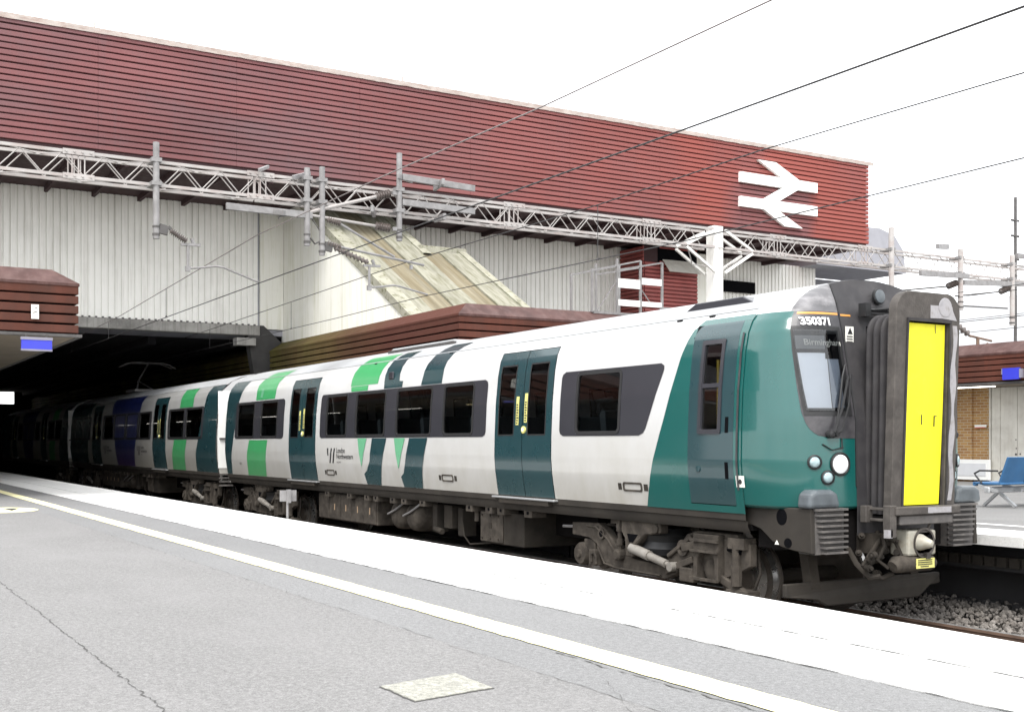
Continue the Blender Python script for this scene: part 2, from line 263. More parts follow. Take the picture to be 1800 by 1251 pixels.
# ------------------------------------------------------------------ mesh helpers
class MB:
    def __init__(s): s.v = []; s.f = []; s.mi = []; s.cur = 0
    def add(s, vs, fs):
        o = len(s.v); s.v += [tuple(p) for p in vs]; s.f += [tuple(o + i for i in f) for f in fs]; s.mi += [s.cur] * len(fs); return s
    def box(s, x0, x1, y0, y1, z0, z1):
        return s.add([(x, y, z) for x in (x0, x1) for y in (y0, y1) for z in (z0, z1)],
                     [(0, 1, 3, 2), (4, 6, 7, 5), (0, 4, 5, 1), (2, 3, 7, 6), (0, 2, 6, 4), (1, 5, 7, 3)])
    def bar(s, p, q, w, h, up=(0, 0, 1)):
        p, q = Vector(p), Vector(q); d = (q - p).normalized(); u = Vector(up)
        if abs(d.dot(u)) > .98: u = Vector((1, 0, 0))
        a = d.cross(u).normalized() * (w / 2); b = a.cross(d).normalized() * (h / 2)
        vs = [c + sa * a + sb * b for c in (p, q) for sa, sb in ((-1, -1), (1, -1), (1, 1), (-1, 1))]
        return s.add(vs, [(3, 2, 1, 0), (4, 5, 6, 7), (0, 1, 5, 4), (1, 2, 6, 5), (2, 3, 7, 6), (3, 0, 4, 7)])
    def tube(s, pts, r, n=8, cap=True):
        pts = [Vector(p) for p in pts]; k = len(pts); rs = r if isinstance(r, (list, tuple)) else [r] * k
        vs = []; pa = None
        for i, p in enumerate(pts):
            d = (pts[min(i + 1, k - 1)] - pts[max(i - 1, 0)])
            d = d.normalized() if d.length > 1e-9 else Vector((0, 0, 1))
            if pa is None:
                u = Vector((0, 0, 1)) if abs(d.z) < .95 else Vector((1, 0, 0))
                a = d.cross(u).normalized()
            else:
                a = (pa - d * pa.dot(d)).normalized()
            pa = a; b = d.cross(a)
            vs += [p + (a * math.cos(t) + b * math.sin(t)) * rs[i] for t in [2 * math.pi * j / n for j in range(n)]]
        fs = [(i * n + j, i * n + (j + 1) % n, (i + 1) * n + (j + 1) % n, (i + 1) * n + j) for i in range(k - 1) for j in range(n)]
        if cap: fs += [tuple(range(n))[::-1], tuple((k - 1) * n + j for j in range(n))]
        return s.add(vs, fs)
    def lathe(s, c, axis, prof, n=16):          # prof: [(dist along axis, radius)]
        c = Vector(c); d = Vector(axis).normalized()
        return s.tube_prof([c + d * h for h, _ in prof], [max(r, 1e-4) for _, r in prof], d, n)
    def tube_prof(s, pts, rs, d, n):
        u = Vector((0, 0, 1)) if abs(d.z) < .95 else Vector((1, 0, 0)); a = d.cross(u).normalized(); b = d.cross(a)
        vs = [p + (a * math.cos(t) + b * math.sin(t)) * r for p, r in zip(pts, rs) for t in [2 * math.pi * j / n for j in range(n)]]
        k = len(pts)
        fs = [(i * n + j, i * n + (j + 1) % n, (i + 1) * n + (j + 1) % n, (i + 1) * n + j) for i in range(k - 1) for j in range(n)]
        fs += [tuple(range(n))[::-1], tuple((k - 1) * n + j for j in range(n))]
        return s.add(vs, fs)
    def prism(s, poly, fn, t0, t1):              # poly of 2D pts, fn(a,b,t)->3D
        n = len(poly); vs = [fn(a, b, t0) for a, b in poly] + [fn(a, b, t1) for a, b in poly]
        return s.add(vs, [tuple(range(n))[::-1], tuple(range(n, 2 * n))] + [(i, (i + 1) % n, n + (i + 1) % n, n + i) for i in range(n)])
    def rows(s, rows, closed=False):             # grid of points
        n = len(rows[0]); vs = [p for r in rows for p in r]
        fs = [(i * n + j, i * n + (j + 1) % n, (i + 1) * n + (j + 1) % n, (i + 1) * n + j) for i in range(len(rows) - 1) for j in range(n if closed else n - 1)]
        return s.add(vs, fs)
    def build(s, name, m, parent=None, smooth=None, bevel=0, seg=1, kind=None, weld=False):
        me = bpy.data.meshes.new(name)
        off = ROOT(parent)
        me.from_pydata([(v[0] - off[0], v[1] - off[1], v[2] - off[2]) for v in s.v], [], s.f)
        for x in (m if isinstance(m, (list, tuple)) else [m]): me.materials.append(M[x] if isinstance(x, str) else x)
        if isinstance(m, (list, tuple)) and len(m) > 1:
            me.polygons.foreach_set('material_index', s.mi)
        bm = bmesh.new(); bm.from_mesh(me)
        if weld: bmesh.ops.remove_doubles(bm, verts=bm.verts, dist=1e-4)
        bmesh.ops.recalc_face_normals(bm, faces=bm.faces); bm.to_mesh(me); bm.free()
        if smooth is not None:
            me.polygons.foreach_set('use_smooth', [True] * len(me.polygons)); me.set_sharp_from_angle(angle=R(smooth))
        me.update()
        o = bpy.data.objects.new(name, me); COL.objects.link(o)
        if parent is not None: o.parent = parent
        if kind: o['kind'] = kind
        if bevel:
            b = o.modifiers.new('bevel', 'BEVEL'); b.width = bevel; b.segments = seg; b.limit_method = 'ANGLE'; b.angle_limit = R(35)
        return o
def ROOT(o):
    p = Vector((0, 0, 0))
    while o is not None: p += o.location; o = o.parent
    return p
def thing(name, label, cat, loc=(0, 0, 0), group=None):
    o = bpy.data.objects.new(name, None); COL.objects.link(o); o.location = loc; o.empty_display_size = .2
    o['label'] = label; o['category'] = cat
    if group: o['group'] = group
    return o
def tag(o, label, cat, group=None):
    o['label'] = label; o['category'] = cat
    if group: o['group'] = group
    return o
def struct(name):
    o = bpy.data.objects.new(name, None); COL.objects.link(o); o['kind'] = 'structure'; return o
def piece(mesh, name, parent, loc, rot=None):
    o = bpy.data.objects.new(name, mesh); COL.objects.link(o); o.parent = parent
    o.location = Vector(loc) - ROOT(parent)
    if rot: o.rotation_euler = rot
    return o
def proto(mb, name, m, smooth=None):
    o = mb.build(name, m, None, smooth); me = o.data; bpy.data.objects.remove(o); return me
def copy_tree(o, parent=None):
    c = o.copy(); COL.objects.link(c); c.parent = parent
    for ch in list(o.children): copy_tree(ch, c)
    return c
def text_mesh(s, size, bold=0., res=3):
    cu = bpy.data.curves.new('txt', 'FONT'); cu.body = s; cu.size = size; cu.offset = bold; cu.resolution_u = res
    o = bpy.data.objects.new('txt', cu); COL.objects.link(o)
    dg = bpy.context.evaluated_depsgraph_get(); me = bpy.data.meshes.new_from_object(o.evaluated_get(dg))
    vs = [v.co.copy() for v in me.vertices]; fs = [tuple(p.vertices) for p in me.polygons]
    bpy.data.objects.remove(o); bpy.data.curves.remove(cu); bpy.data.meshes.remove(me)
    return vs, fs

# ------------------------------------------------------------------ ground, platforms, tracks
MB().box(-600, 600, -600, 600, -1.2, -.42).build('ground', 'ground', kind='structure')
b = MB()
b.rows([[(x, y, -.16 + (random.random() - .5) * .05) for x in [-80 + i * .5 for i in range(185)]] for y in [-4.4 + j * .35 for j in range(22)]])
b.build('ballast_bed', 'ballast', kind='structure', smooth=60)

PZ = .915
plat = struct('near_platform')
MB().box(-80, 14, -30, -6.9, -.4, PZ).build('old_asphalt_surface', 'asphalt_old', plat)
MB().box(-80, 14, -6.9, -5.75, -.4, PZ - .001).build('asphalt_strip', 'asphalt', plat)
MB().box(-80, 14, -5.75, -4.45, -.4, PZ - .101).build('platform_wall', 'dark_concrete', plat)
# coping slabs (outer) and painted inner slabs
L1 = 2.42
m_out = proto(MB().box(0, L1 - .006, -5.145, -4.27, PZ - .1, PZ + .006), 'coping_slab', 'plat_white')
m_in = proto(MB().box(0, L1 - .004, -5.745, -5.155, PZ - .1, PZ + .003), 'painted_slab', 'plat_white')
def edge_off(x):
    t = max(0, min(1, (x - .4) / 4.2)); return .115 * t
x = 11.2
while x > -70:
    xa, xb = x - L1 + .6, x + .594
    if xb > .6:          # the edge eases away from the track towards this end
        q = [(xa, -5.145), (xb, -5.145), (xb, -4.27 - edge_off(xb)), (xa, -4.27 - edge_off(xa))]
        MB().prism(q, lambda p, r_, t: (p, r_, t), PZ - .1, PZ + .006).build('coping_slab', 'plat_white', plat)
    else: piece(m_out, 'coping_slab', plat, (xa, random.uniform(-.004, .004), random.uniform(-.003, .003)))
    piece(m_in, 'painted_slab', plat, (x - L1, 0, random.uniform(-.001, .001)))
    x -= L1
# dark joint along the back of the white band, broken and wavering
def ribbon(name, pts, w0, parent, m, z, jit=.3):
    b = MB(); r = []
    for i, (px, py) in enumerate(pts):
        w = w0 * random.uniform(1 - jit * 2, 1 + jit)
        r.append([(px, py - w / 2, z), (px, py + w / 2, z)] if abs(pts[-1][0] - pts[0][0]) > abs(pts[-1][1] - pts[0][1]) else [(px - w / 2, py, z), (px + w / 2, py, z)])
    return b.rows(r).build(name, m, parent)
def wav(x0, x1, y, n, amp):
    return [(x0 + (x1 - x0) * i / n, y + random.gauss(0, amp)) for i in range(n + 1)]
ribbon('joint_line', wav(-40, 9, -5.752, 500, .003), .012, plat, 'crack', PZ + .0045, .45)
ribbon('joint_line', wav(-2.2, 9, -5.150, 160, .002), .010, plat, 'crack', PZ + .0075, .5)
for k in range(7):
    xk = 11.2 - k * L1 + .6
    if k != 3: ribbon('joint_line', [(xk + random.gauss(0, .0015), -5.14 + .87 * (i / 30) * (.4 + .6 * ((k * 7) % 5) / 4)) for i in range(31)], .004, plat, 'crack', PZ + .0078, .6)
# long yellow line with ragged edges
b = MB(); rows_ = []
for i in range(900):
    x = -70 + i * .09
    if x > 10: break
    rows_.append([(x, -6.535 + random.gauss(0, .0035), PZ + .004), (x, -6.33 + random.gauss(0, .003), PZ + .004)])
b.rows(rows_).build('yellow_line', 'yellow_line', plat)
# repair patch, cracks
ppts = [(3.50, -7.64), (3.415, -7.24), (3.765, -7.25), (3.83, -7.64)]
pp = []
for i in range(4):
    a, c = ppts[i], ppts[(i + 1) % 4]
    for k in range(10):
        t = k / 10; pp.append((a[0] + (c[0] - a[0]) * t + random.gauss(0, .003), a[1] + (c[1] - a[1]) * t + random.gauss(0, .003)))
cxp = sum(p[0] for p in pp) / len(pp); cyp = sum(p[1] for p in pp) / len(pp)
MB().prism([(cxp + (p[0] - cxp) * 1.035, cyp + (p[1] - cyp) * 1.035) for p in pp], lambda a, c, t: (a, c, t), PZ - .01, PZ + .003).build('patch_joint', 'crack', plat)
MB().prism(pp, lambda a, c, t: (a, c, t), PZ - .01, PZ + .006).build('repair_patch', 'patch', plat)
ribbon('surface_crack', wav(-3.2, 4.5, -8.54, 260, .006), .0065, plat, 'crack', PZ + .003, .5)
ribbon('joint_line', [(2.98 + .004 * i, -5.02 + .024 * i + random.gauss(0, .002)) for i in range(22)], .010, plat, 'crack', PZ + .0076, .5)
ribbon('surface_crack', wav(3.2, 6.5, -6.57, 70, .006), .008, plat, 'crack', PZ + .0025, .6)
ribbon('surface_crack', wav(-9, 6, -6.905, 200, .01), .003, plat, 'crack', PZ + .0022, .7)
ribbon('surface_crack', [(3.9 + .06 * i, -6.75 - .03 * i + random.gauss(0, .008)) for i in range(18)], .003, plat, 'crack', PZ + .0028, .6)

# round floor marking at the left
t = thing('floor_marking', 'round white floor sticker with dark arrow marks on the asphalt beside the yellow line', 'floor sticker', (-11.2, -7.32, PZ))
MB().prism([(-11.2 + .74 * math.cos(a), -7.32 + .52 * math.sin(a)) for a in [i * math.pi / 18 for i in range(36)]], lambda a, c, h: (a, c, h), PZ + .002, PZ + .006).build('disc', 'yellow_line', t)
MB().prism([(-11.55, -7.02), (-10.95, -7.2), (-11.55, -7.25)], lambda a, c, h: (a, c, h), PZ + .006, PZ + .009).build('arrow_mark', 'ink', t)
MB().prism([(-11.2, -7.5), (-10.8, -7.62), (-11.2, -7.7)], lambda a, c, h: (a, c, h), PZ + .006, PZ + .009).build('arrow_mark', 'ink', t)

# far platform
fp = struct('far_platform')
MB().box(-80, 30, 2.85, 60, -.4, PZ).build('asphalt_surface', 'asphalt_far', fp)
MB().box(-80, 30, 2.36, 2.85, -.4, PZ - .001).build('asphalt_strip', 'asphalt_far', fp)
MB().box(-80, 30, 2.95, 3.07, PZ - .01, PZ + .005).build('white_line', 'plat_white', fp)
MB().box(-80, 30, 2.30, 2.36, -.4, PZ - .12).build('platform_wall', 'dark_concrete', fp)
MB().box(-80, 30, 1.78, 2.30, .50, .60).build('corbel_course', 'dark_concrete', fp)
b = MB()
for i in range(220): b.box(-20 + i * .16, -20 + i * .16 + .12, 1.70, 1.78, .55, .66)
b.build('ridged_cable_trough', 'dust_dark', fp, kind='stuff')
m_fo = proto(MB().box(0, 1.19, 1.52, 2.35, PZ - .11, PZ + .006), 'coping_slab', 'plat_white')
for i in range(40): piece(m_fo, 'coping_slab', fp, (-30 + i * 1.2, random.uniform(-.012, .012), random.uniform(-.004, .004)))
b = MB()
for i in range(110): b.box(-10 + i * .2, -10 + i * .2 + random.uniform(.12, .19), 2.13, 2.3, -.3, random.uniform(.02, .10))
b.build('rough_footing', 'dark_concrete', fp, kind='stuff')

def track(yc, name):
    t = struct(name)
    for s in (-1, 1):
        y = yc + s * .7525
        pr = [(-.07, -.16), (.07, -.16), (.07, -.145), (.012, -.12), (.01, -.045), (.036, -.03), (.036, -.004), (-.036, -.004), (-.036, -.03), (-.01, -.045), (-.012, -.12), (-.07, -.145)]
        rl = MB().prism(pr, lambda a, c, h, y=y: (h, y + a, c), -80, 40).build('rail', 'rail_side', t)
        MB().box(-80, 40, y - .03, y + .03, -.0035, 0).build('running_surface', 'rail_top', rl)
    me = proto(MB().box(-.12, .12, yc - 1.25, yc + 1.25, -.25, -.14), 'sleeper', 'concrete')
    for i in range(26): piece(me, 'sleeper', t, (-9 + i * .65, 0, random.uniform(-.012, .0)))
    return t
track(0, 'train_track'); track(-2.82, 'near_track')

# ballast stones one can see beyond the far rail
def stones():
    ico = bmesh.new(); bmesh.ops.create_icosphere(ico, subdivisions=1, radius=1)
    base = [v.co.copy() for v in ico.verts]; fcs = [tuple(v.index for v in f.verts) for f in ico.faces]; ico.free()
    b = MB()
    for i in range(5200):
        x = random.uniform(-3.5, 3.2); y = random.choice((random.uniform(.8, 2.3), random.uniform(-.6, 2.25)))
        z = -.14 + random.uniform(0, .05) + (max(0, (y - 1.0)) * .13)
        r = random.uniform(.014, .037); sx, sy, sz = [random.uniform(.65, 1.25) for _ in range(3)]
        rot = Matrix.Rotation(random.uniform(0, 6.3), 3, Vector((random.random(), random.random(), random.random() + .1)).normalized())
        b.add([Vector((x, y, z)) + rot @ Vector((p.x * sx * r * random.uniform(.8, 1.2), p.y * sy * r, p.z * sz * r)) for p in base], fcs)
    b.build('ballast_stones', 'stone', kind='stuff')
stones()
# ------------------------------------------------------------------ the concourse building over the tracks
bld = thing('concourse_building', 'large red ribbed and white corrugated station building spanning the tracks behind the train', 'building', (-23, 24.28, 0))
RZ0, RZ1 = 9.40, 12.40
nrib = 19; rh = (RZ1 - RZ0) / nrib
MB().box(-60, -23.0, -40, 24.2, RZ0, RZ1).build('upper_storey', 'red_back', bld)
def rib_mesh(Lr, m):
    return proto(MB().prism([(0, .010), (.03, .006), (.085, .018), (.085, rh * .83), (.045, rh * .89), (.0, rh * .91)], lambda a, c, h: (a, h, c), 0, Lr), 'cladding_plank', m)
rl = rib_mesh(3.595, 'red'); rl_end = rib_mesh(2.68, 'red')
for i in range(nrib):
    z = RZ0 + i * rh
    for k in range(10):
        piece(rl, 'cladding_plank', bld, (-23 + random.uniform(-.006, .004), -14.4 + k * 3.6, z + random.uniform(-.003, .003)), (0, 0, random.gauss(0, .0012)))
    piece(rl_end, 'cladding_plank', bld, (-23, 21.6, z))
b = MB()
for i in range(nrib):
    z = RZ0 + i * rh
    b.prism([(0, .012), (.03, .006), (.075, .022), (.075, rh * .78), (.04, rh * .86), (0, rh * .9)], lambda a, c, h, z=z: (h, 24.2 + a, z + c), -40, -22.93)
b.build('return_cladding', 'red', bld)
# flashing with an uneven bleached edge
b = MB(); r = []
for i in range(240):
    y = -16 + i * (40.5 / 239); r.append([(-22.88, y, RZ1 - .05 + random.gauss(0, .004)), (-22.88, y, RZ1 + .09), (-23.15, y, RZ1 + .17 + random.gauss(0, .003)), (-24, y, RZ1 + .19)])
b.rows(r).build('roof_flashing', 'flash', bld)
b = MB()
for i in range(22): b.box(-23.2, -23.17, -8 + i * 1.45, -7.97 + i * 1.45, RZ1 + .15, RZ1 + random.choice((.2, .26, .31)))
b.build('flashing_clip', 'flash', bld, kind='stuff')
MB().box(-60, -22.97, -40, 24.2, RZ0 - .16, RZ0 - .006).build('soffit', 'red_back', bld)
b = MB()
for i in range(28): b.box(-27.5, -23.1, -12 + i * 1.3, -11.9 + i * 1.3, RZ0 - .30, RZ0 - .162)
b.build('soffit_rib', 'red_back', bld, kind='stuff')
# white corrugated wall
WX = -27.5
def corr(name, z0, z1, n=5, pitch=.19):
    pr = []
    for i in range(n):
        y = i * pitch; pr += [(y, 0), (y + .035, 0), (y + .045, .045), (y + pitch - .01, .045), (y + pitch, 0)]
    rows_ = [[(WX + d, y, z0) for y, d in pr], [(WX + d, y, z1) for y, d in pr]]
    return proto(MB().rows(rows_), name, 'white_clad')
c1 = corr('corrugated_sheet', 5.60, RZ0 - .165)
for i in range(15): piece(c1, 'corrugated_sheet', bld, (random.uniform(-.004, .004), 2.1 - .95 * (i + 1), 0))
for i in range(12): piece(c1, 'corrugated_sheet', bld, (random.uniform(-.004, .004), 4.7 + .95 * i, 0))
for i in range(6): piece(c1, 'corrugated_sheet', bld, (random.uniform(-.004, .004), 20.4 + .95 * i, 0))
MB().box(-29.5, WX - .02, -40, 26.1, 5.3, RZ0 - .165).build('wall_core', 'grey_wall', bld)
MB().box(-30.5, -29.6, 26.1, 31.2, 4, 9.19).build('recessed_wall', 'grey_wall', bld)
# fascia over the tracks and its haunch
b = MB(); r = []
MB().box(WX - .2, WX + .12, -40, 2.15, 5.28, 5.59).build('tunnel_fascia', 'concrete', bld, bevel=.02)
MB().prism([(1.75, 5.275), (2.15, 5.275), (2.16, 5.6), (2.26, 5.6), (3.6, 4.42), (3.6, 3.8), (2.0, 3.8)], lambda a, c, t: (t, a, c), WX - .25, WX + .115).build('tunnel_haunch', 'haunch', bld)
MB().box(WX - .1, WX + .3, 1.35, 1.95, 4.95, 5.18).build('cable_box', 'concrete', bld)
b = MB()
for i in range(42): b.box(WX + .05, WX + .12, 2.0 - i * .19 - .05, 2.0 - i * .19, 5.59, 5.63)
b.build('fascia_bolt', 'galv_dark', bld, kind='stuff')
# dark covered part behind it
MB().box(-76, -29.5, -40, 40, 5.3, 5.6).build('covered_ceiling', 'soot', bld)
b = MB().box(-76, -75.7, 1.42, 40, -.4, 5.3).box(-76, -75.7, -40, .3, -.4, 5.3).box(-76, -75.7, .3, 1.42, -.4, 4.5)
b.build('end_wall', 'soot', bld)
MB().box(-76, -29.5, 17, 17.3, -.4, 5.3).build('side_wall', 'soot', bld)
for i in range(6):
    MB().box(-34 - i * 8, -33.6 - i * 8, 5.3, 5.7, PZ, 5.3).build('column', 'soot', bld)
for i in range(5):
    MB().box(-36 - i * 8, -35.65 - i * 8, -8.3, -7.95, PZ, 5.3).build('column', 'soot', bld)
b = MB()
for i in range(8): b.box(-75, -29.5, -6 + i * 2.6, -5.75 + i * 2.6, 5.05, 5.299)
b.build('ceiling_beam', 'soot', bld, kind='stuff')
# little red louvred bay with its open window
bay = thing('louvred_bay', 'small red louvred bay with an open window, under the right part of the red building', 'building bay', (-26, 16, 5))
MB().box(-27.4, -26.02, 16.06, 18.55, 5, RZ0 - .31).build('bay_core', 'red_back', bay)
pl1 = proto(MB().prism([(0, 0), (.05, .02), (.05, .1), (0, .13)], lambda a, c, h: (a, h, c), 0, 2.46), 'louvre', 'red_small')
pl2 = proto(MB().prism([(0, 0), (.05, .02), (.05, .1), (0, .13)], lambda a, c, h: (h, -a, c), 0, 1.42), 'louvre', 'red_small')
for i in range(29):
    z = 5.0 + i * .142
    if z < 8.55 or z > 9.0: piece(pl1, 'louvre', bay, (-26.02, 16.08, z))
    piece(pl2, 'louvre', bay, (-27.42, 16.06, z))
w = MB().box(-26.018, -26.0, 16.7, 18.5, 8.56, 9.1).build('window', 'gap', bay)
MB().bar((-25.98, 16.75, 8.56), (-25.98, 18.5, 8.56), .05, .06).bar((-25.98, 16.75, 9.08), (-25.98, 18.5, 9.08), .05, .06).build('frame', 'red_small', w)
MB().prism([(16.85, 0), (18.3, 0), (18.3, 1), (16.85, 1)], lambda a, c, t: (-25.95 + .45 * (1 - c) + t, a, 8.15 + .5 * c), 0, .03).build('open_sash', 'door_white', w)
tag(MB().box(-26.9, -26.3, 18.75, 19.75, 4, RZ0 - .32).build('concrete_pillar', 'white_panel', None, bevel=.02), 'pale square pillar behind the white gantry mast, beside the red louvred bay', 'pillar')
MB().box(-27.35, -27.28, 20.9, 22.6, 7.9, 8.35).build('side_window', 'gap', bld)

# double arrow emblem
def emblem():
    cy, cz, h = 19.66, 10.86, 2.16
    # drawn in a unit frame: x right, y up (0..100 wide, 0..62 tall)
    polys = [
        [(0, 47.5), (0, 33.0), (54, 33.0), (75, 33.0), (100, 33.0), (100, 47.5), (76, 47.5), (54, 47.5)],
        [(0, 12.5), (0, -2), (29, -2), (49, -2), (100, -2), (100, 12.5), (49, 12.5), (29, 12.5)],
    ]
    dia = [[(22, 68.5), (45, 68.5), (76, 47.5), (53, 47.5)],
           [(54, 33.2), (74, 33.2), (49, 12.3), (29, 12.3)],
           [(29, -1.8), (49, -1.8), (80, -23), (57, -23)]]
    s = 3.68 / 100
    b = MB()
    for p in polys: b.prism(p, lambda a, c, t: (t, 17.83 + a * s, 10.76 + (c - 22.7) * s * .66), -22.93, -22.80)
    for p in dia: b.prism(p, lambda a, c, t: (t, 17.83 + a * s, 10.76 + (c - 22.7) * s * .66), -22.93, -22.803)
    o = b.build('railway_emblem', 'emblem')
    tag(o, 'big white double arrow railway emblem fixed to the right end of the red cladding', 'emblem')
emblem()
# grey curved plant housing behind
tag(MB().prism([(25.2, 9.2), (25.2, 10.55), (26.6, 10.95), (28.9, 11.0), (29.8, 10.75), (30.3, 10.2), (30.5, 9.2)], lambda a, c, t: (t, a, c), -29.5, -26.5).build('plant_housing', 'grey_wall'), 'grey round shouldered plant housing at the right end of the red building', 'plant housing')

# ------------------------------------------------------------------ covered stairs down to the far platform
st = thing('covered_stairs', 'sloping covered stair with mossy roof and white side panels coming down from the red building', 'stair enclosure', (-17, 2.3, 4.9))
def sz(x): return 5.15 + (-18.25 - x) * .547
def st_panel(x0, x1):
    return MB().prism([(x0, 4.6), (x1, 4.6), (x1, max(4.62, min(sz(x1) - .03, 9.22))), (x0, max(4.62, min(sz(x0) - .03, 9.22)))], lambda a, c, t: (a, t, c), 2.92, 3.0)
xs = [-27.6 + i * .95 for i in range(11)]
for i in range(10):
    st_panel(xs[i], xs[i + 1] - .015).build('side_panel', 'white_panel', st)
MB().box(-27.7, -27.42, 2.16, 2.91, 5.5, 9.2).build('end_panel', 'white_panel', st)
MB().prism([(-27.6, 4.6), (-18.2, 4.6), (-18.2, 4.95), (-26, 8.9), (-27.6, 9.0)], lambda a, c, t: (a, t, c), 3.01, 3.1).build('panel_backing', 'grey_wall', st)
def slope_strip(name, m, y0, y1, x0, x1, dz, th=.25):
    b = MB(); r = []
    n = 24
    for i in range(n + 1):
        x = x0 + (x1 - x0) * i / n; z = sz(x) + dz + random.gauss(0, .003)
        r.append([(x, y0, z - th), (x, y0, z), (x, (y0 + y1) / 2, z + random.gauss(0, .003)), (x, y1, z), (x, y1, z - th)])
    return b.rows(r).build(name, m, st)
E0 = -17.2
slope_strip('roof_kerb', 'kerb_pale', 2.88, 3.30, -27.2, E0, .03)
slope_strip('roof_slab', 'moss', 3.31, 3.72, -27.2, E0, .0)
slope_strip('roof_slab', 'moss_brown', 3.73, 4.5, -27.2, E0, -.04)
slope_strip('roof_slab', 'moss', 4.51, 5.3, -27.2, E0, .02)
slope_strip('roof_kerb', 'kerb_pale', 5.31, 5.58, -27.2, -22.3, .06)
slope_strip('roof_slab', 'moss_brown', 5.31, 5.95, -22.6, E0, -.02)
slope_strip('roof_slab', 'moss', 5.96, 6.65, -22.6, E0, .03)
slope_strip('roof_kerb', 'kerb_pale', 6.66, 6.90, -22.7, E0, .07)
b = MB()
b.box(-22.9, -22.65, 5.4, 6.92, sz(-22.65) - .5, sz(-22.65) + .16)
b.build('landing_wall', 'kerb_pale', st)

# ------------------------------------------------------------------ platform canopies
BOARDS = [(.0, .138), (.185, .324), (.37, .51), (.555, .694), (.735, .90)]
def board_prof(z0, z1, flip=1):
    return [(0, z0), (.055, z0 - .008), (.075, z0 + .004), (.075, z1 - .006), (.055, z1 + .006), (0, z1)]
def canopy(root, x0, x1, yf, yb, zb, zt, matn, side, endx=True, hscale=1.0):
    # side: -1 = long fascia faces -y, +1 = faces +y; end fascia at x1 faces +x ; yb = back edge
    s = side
    MB().box(x0, x1 - .03, min(yf - s * .03, yb), max(yf - s * .03, yb), zb - .02, zt).build('canopy_core', 'gap', root)
    hs = (zt - zb) / .93
    for (a, c) in BOARDS:
        pr = board_prof(zb + a * hs, zb + c * hs)
        L = (x1 - x0) if x1 - x0 < 30 else 6.0
        xx = x1
        while xx > x0 + .01:
            xa = max(x0, xx - L)
            MB().prism(pr, lambda p, q, t: (t, yf + s * (p - .03), q), xa + .004, xx + (.040 if xx == x1 else 0)).build('fascia_board', matn, root)
            xx = xa
        if endx:
            yy0, yy1 = (yf - .04, yb) if s < 0 else (yb, yf + .04)
            MB().prism(pr, lambda p, q, t: (x1 - .03 + p, t, q), yy0, yy1).build('fascia_board', 'canopy', root)
    # hipped capping
    ins = .36; y_in = yf - s * ins
    r = MB()
    o = .06
    r.add([(x0, yf + s * o, zt + .005), (x1 + o, yf + s * o, zt + .005), (x1 - ins, y_in, zt + .29), (x0, y_in, zt + .29)], [(0, 1, 2, 3)])
    r.add([(x0, yf + s * o, zt - .045), (x1 + o, yf + s * o, zt - .045), (x1 + o, yf + s * o, zt + .005), (x0, yf + s * o, zt + .005)], [(0, 1, 2, 3)])
    r.build('capping', matn if matn != 'canopy' else 'canopy_cap', root)
    r = MB()
    r.add([(x1 + o, yf + s * o, zt + .005), (x1 + o, yb, zt + .005), (x1 - ins, yb, zt + .29), (x1 - ins, y_in, zt + .29)], [(0, 1, 2, 3)])
    r.add([(x1 + o, yf + s * o, zt - .045), (x1 + o, yb, zt - .045), (x1 + o, yb, zt + .005), (x1 + o, yf + s * o, zt + .005)], [(0, 1, 2, 3)])
    r.build('capping', 'canopy_cap', root)
    MB().box(x0, x1 - ins, min(y_in, yb), max(y_in, yb), zt + .2, zt + .288).build('roof_deck', 'concrete', root)
    MB().box(x0, x1 - .01, min(yf - s * .02, yb), max(yf - s * .02, yb), zb - .09, zb - .022).build('soffit', 'soffit', root)
    MB().box(x0, x1 + .10, yf + s * .0, yf + s * .10, zb - .085, zb - .03).build('gutter_edge', 'galv_dark', root)
    if endx: MB().box(x1, x1 + .10, min(yf, yb), max(yf, yb), zb - .085, zb - .032).build('gutter_edge', 'galv_dark', root)
nc = thing('platform_canopy', 'brown boarded canopy over the near platform at the left edge', 'canopy', (-14.8, -5.6, PZ))
canopy(nc, -76, -14.8, -5.6, -17, 3.98, 4.89, 'canopy', +1)
for i in range(7):
    MB().box(-19.2 - i * 8, -18.95 - i * 8, -11.5, -11.25, PZ, 3.9).build('column', 'soot', nc)
fc = thing('platform_canopy', 'long brown canopy with green algae over the far platform behind the train', 'canopy', (-14.8, 2.5, PZ))
canopy(fc, -76, -14.8, 2.5, 13.0, 3.95, 4.80, 'canopy_moss', -1)
for i in range(7):
    MB().box(-18.2 - i * 8, -17.95 - i * 8, 6.5, 6.75, PZ, 3.85).build('column', 'soot', fc)

tag(MB().box(-14.72, -14.70, -6.385, -6.255, 4.20, 4.46).build('notice', 'notice'), 'small white notice with a scribble on the end boards of the left canopy', 'notice')
b = MB().bar((-14.695, -6.36, 4.31), (-14.695, -6.29, 4.33), .004, .012).bar((-14.695, -6.33, 4.39), (-14.695, -6.28, 4.40), .004, .012)
o = b.build('scribble', 'ink', bpy.data.objects['notice'])
sg = thing('hanging_sign', 'blank blue sign hanging under the left canopy end', 'sign', (-14.55, -6.32, 3.9))
MB().box(-14.56, -14.50, -6.58, -6.06, 3.63, 3.80).build('sign_face', 'blue_sign', sg)
MB().box(-14.58, -14.49, -6.59, -6.05, 3.80, 3.85).box(-14.565, -14.495, -6.585, -6.055, 3.60, 3.632).build('sign_frame', 'grey_frame', sg)
b = MB().tube([(-14.53, -6.5, 3.84), (-14.53, -6.5, 3.92)], .012).tube([(-14.53, -6.15, 3.84), (-14.53, -6.15, 3.92)], .012)
b.build('hanger', 'galv_dark', sg, kind='stuff')
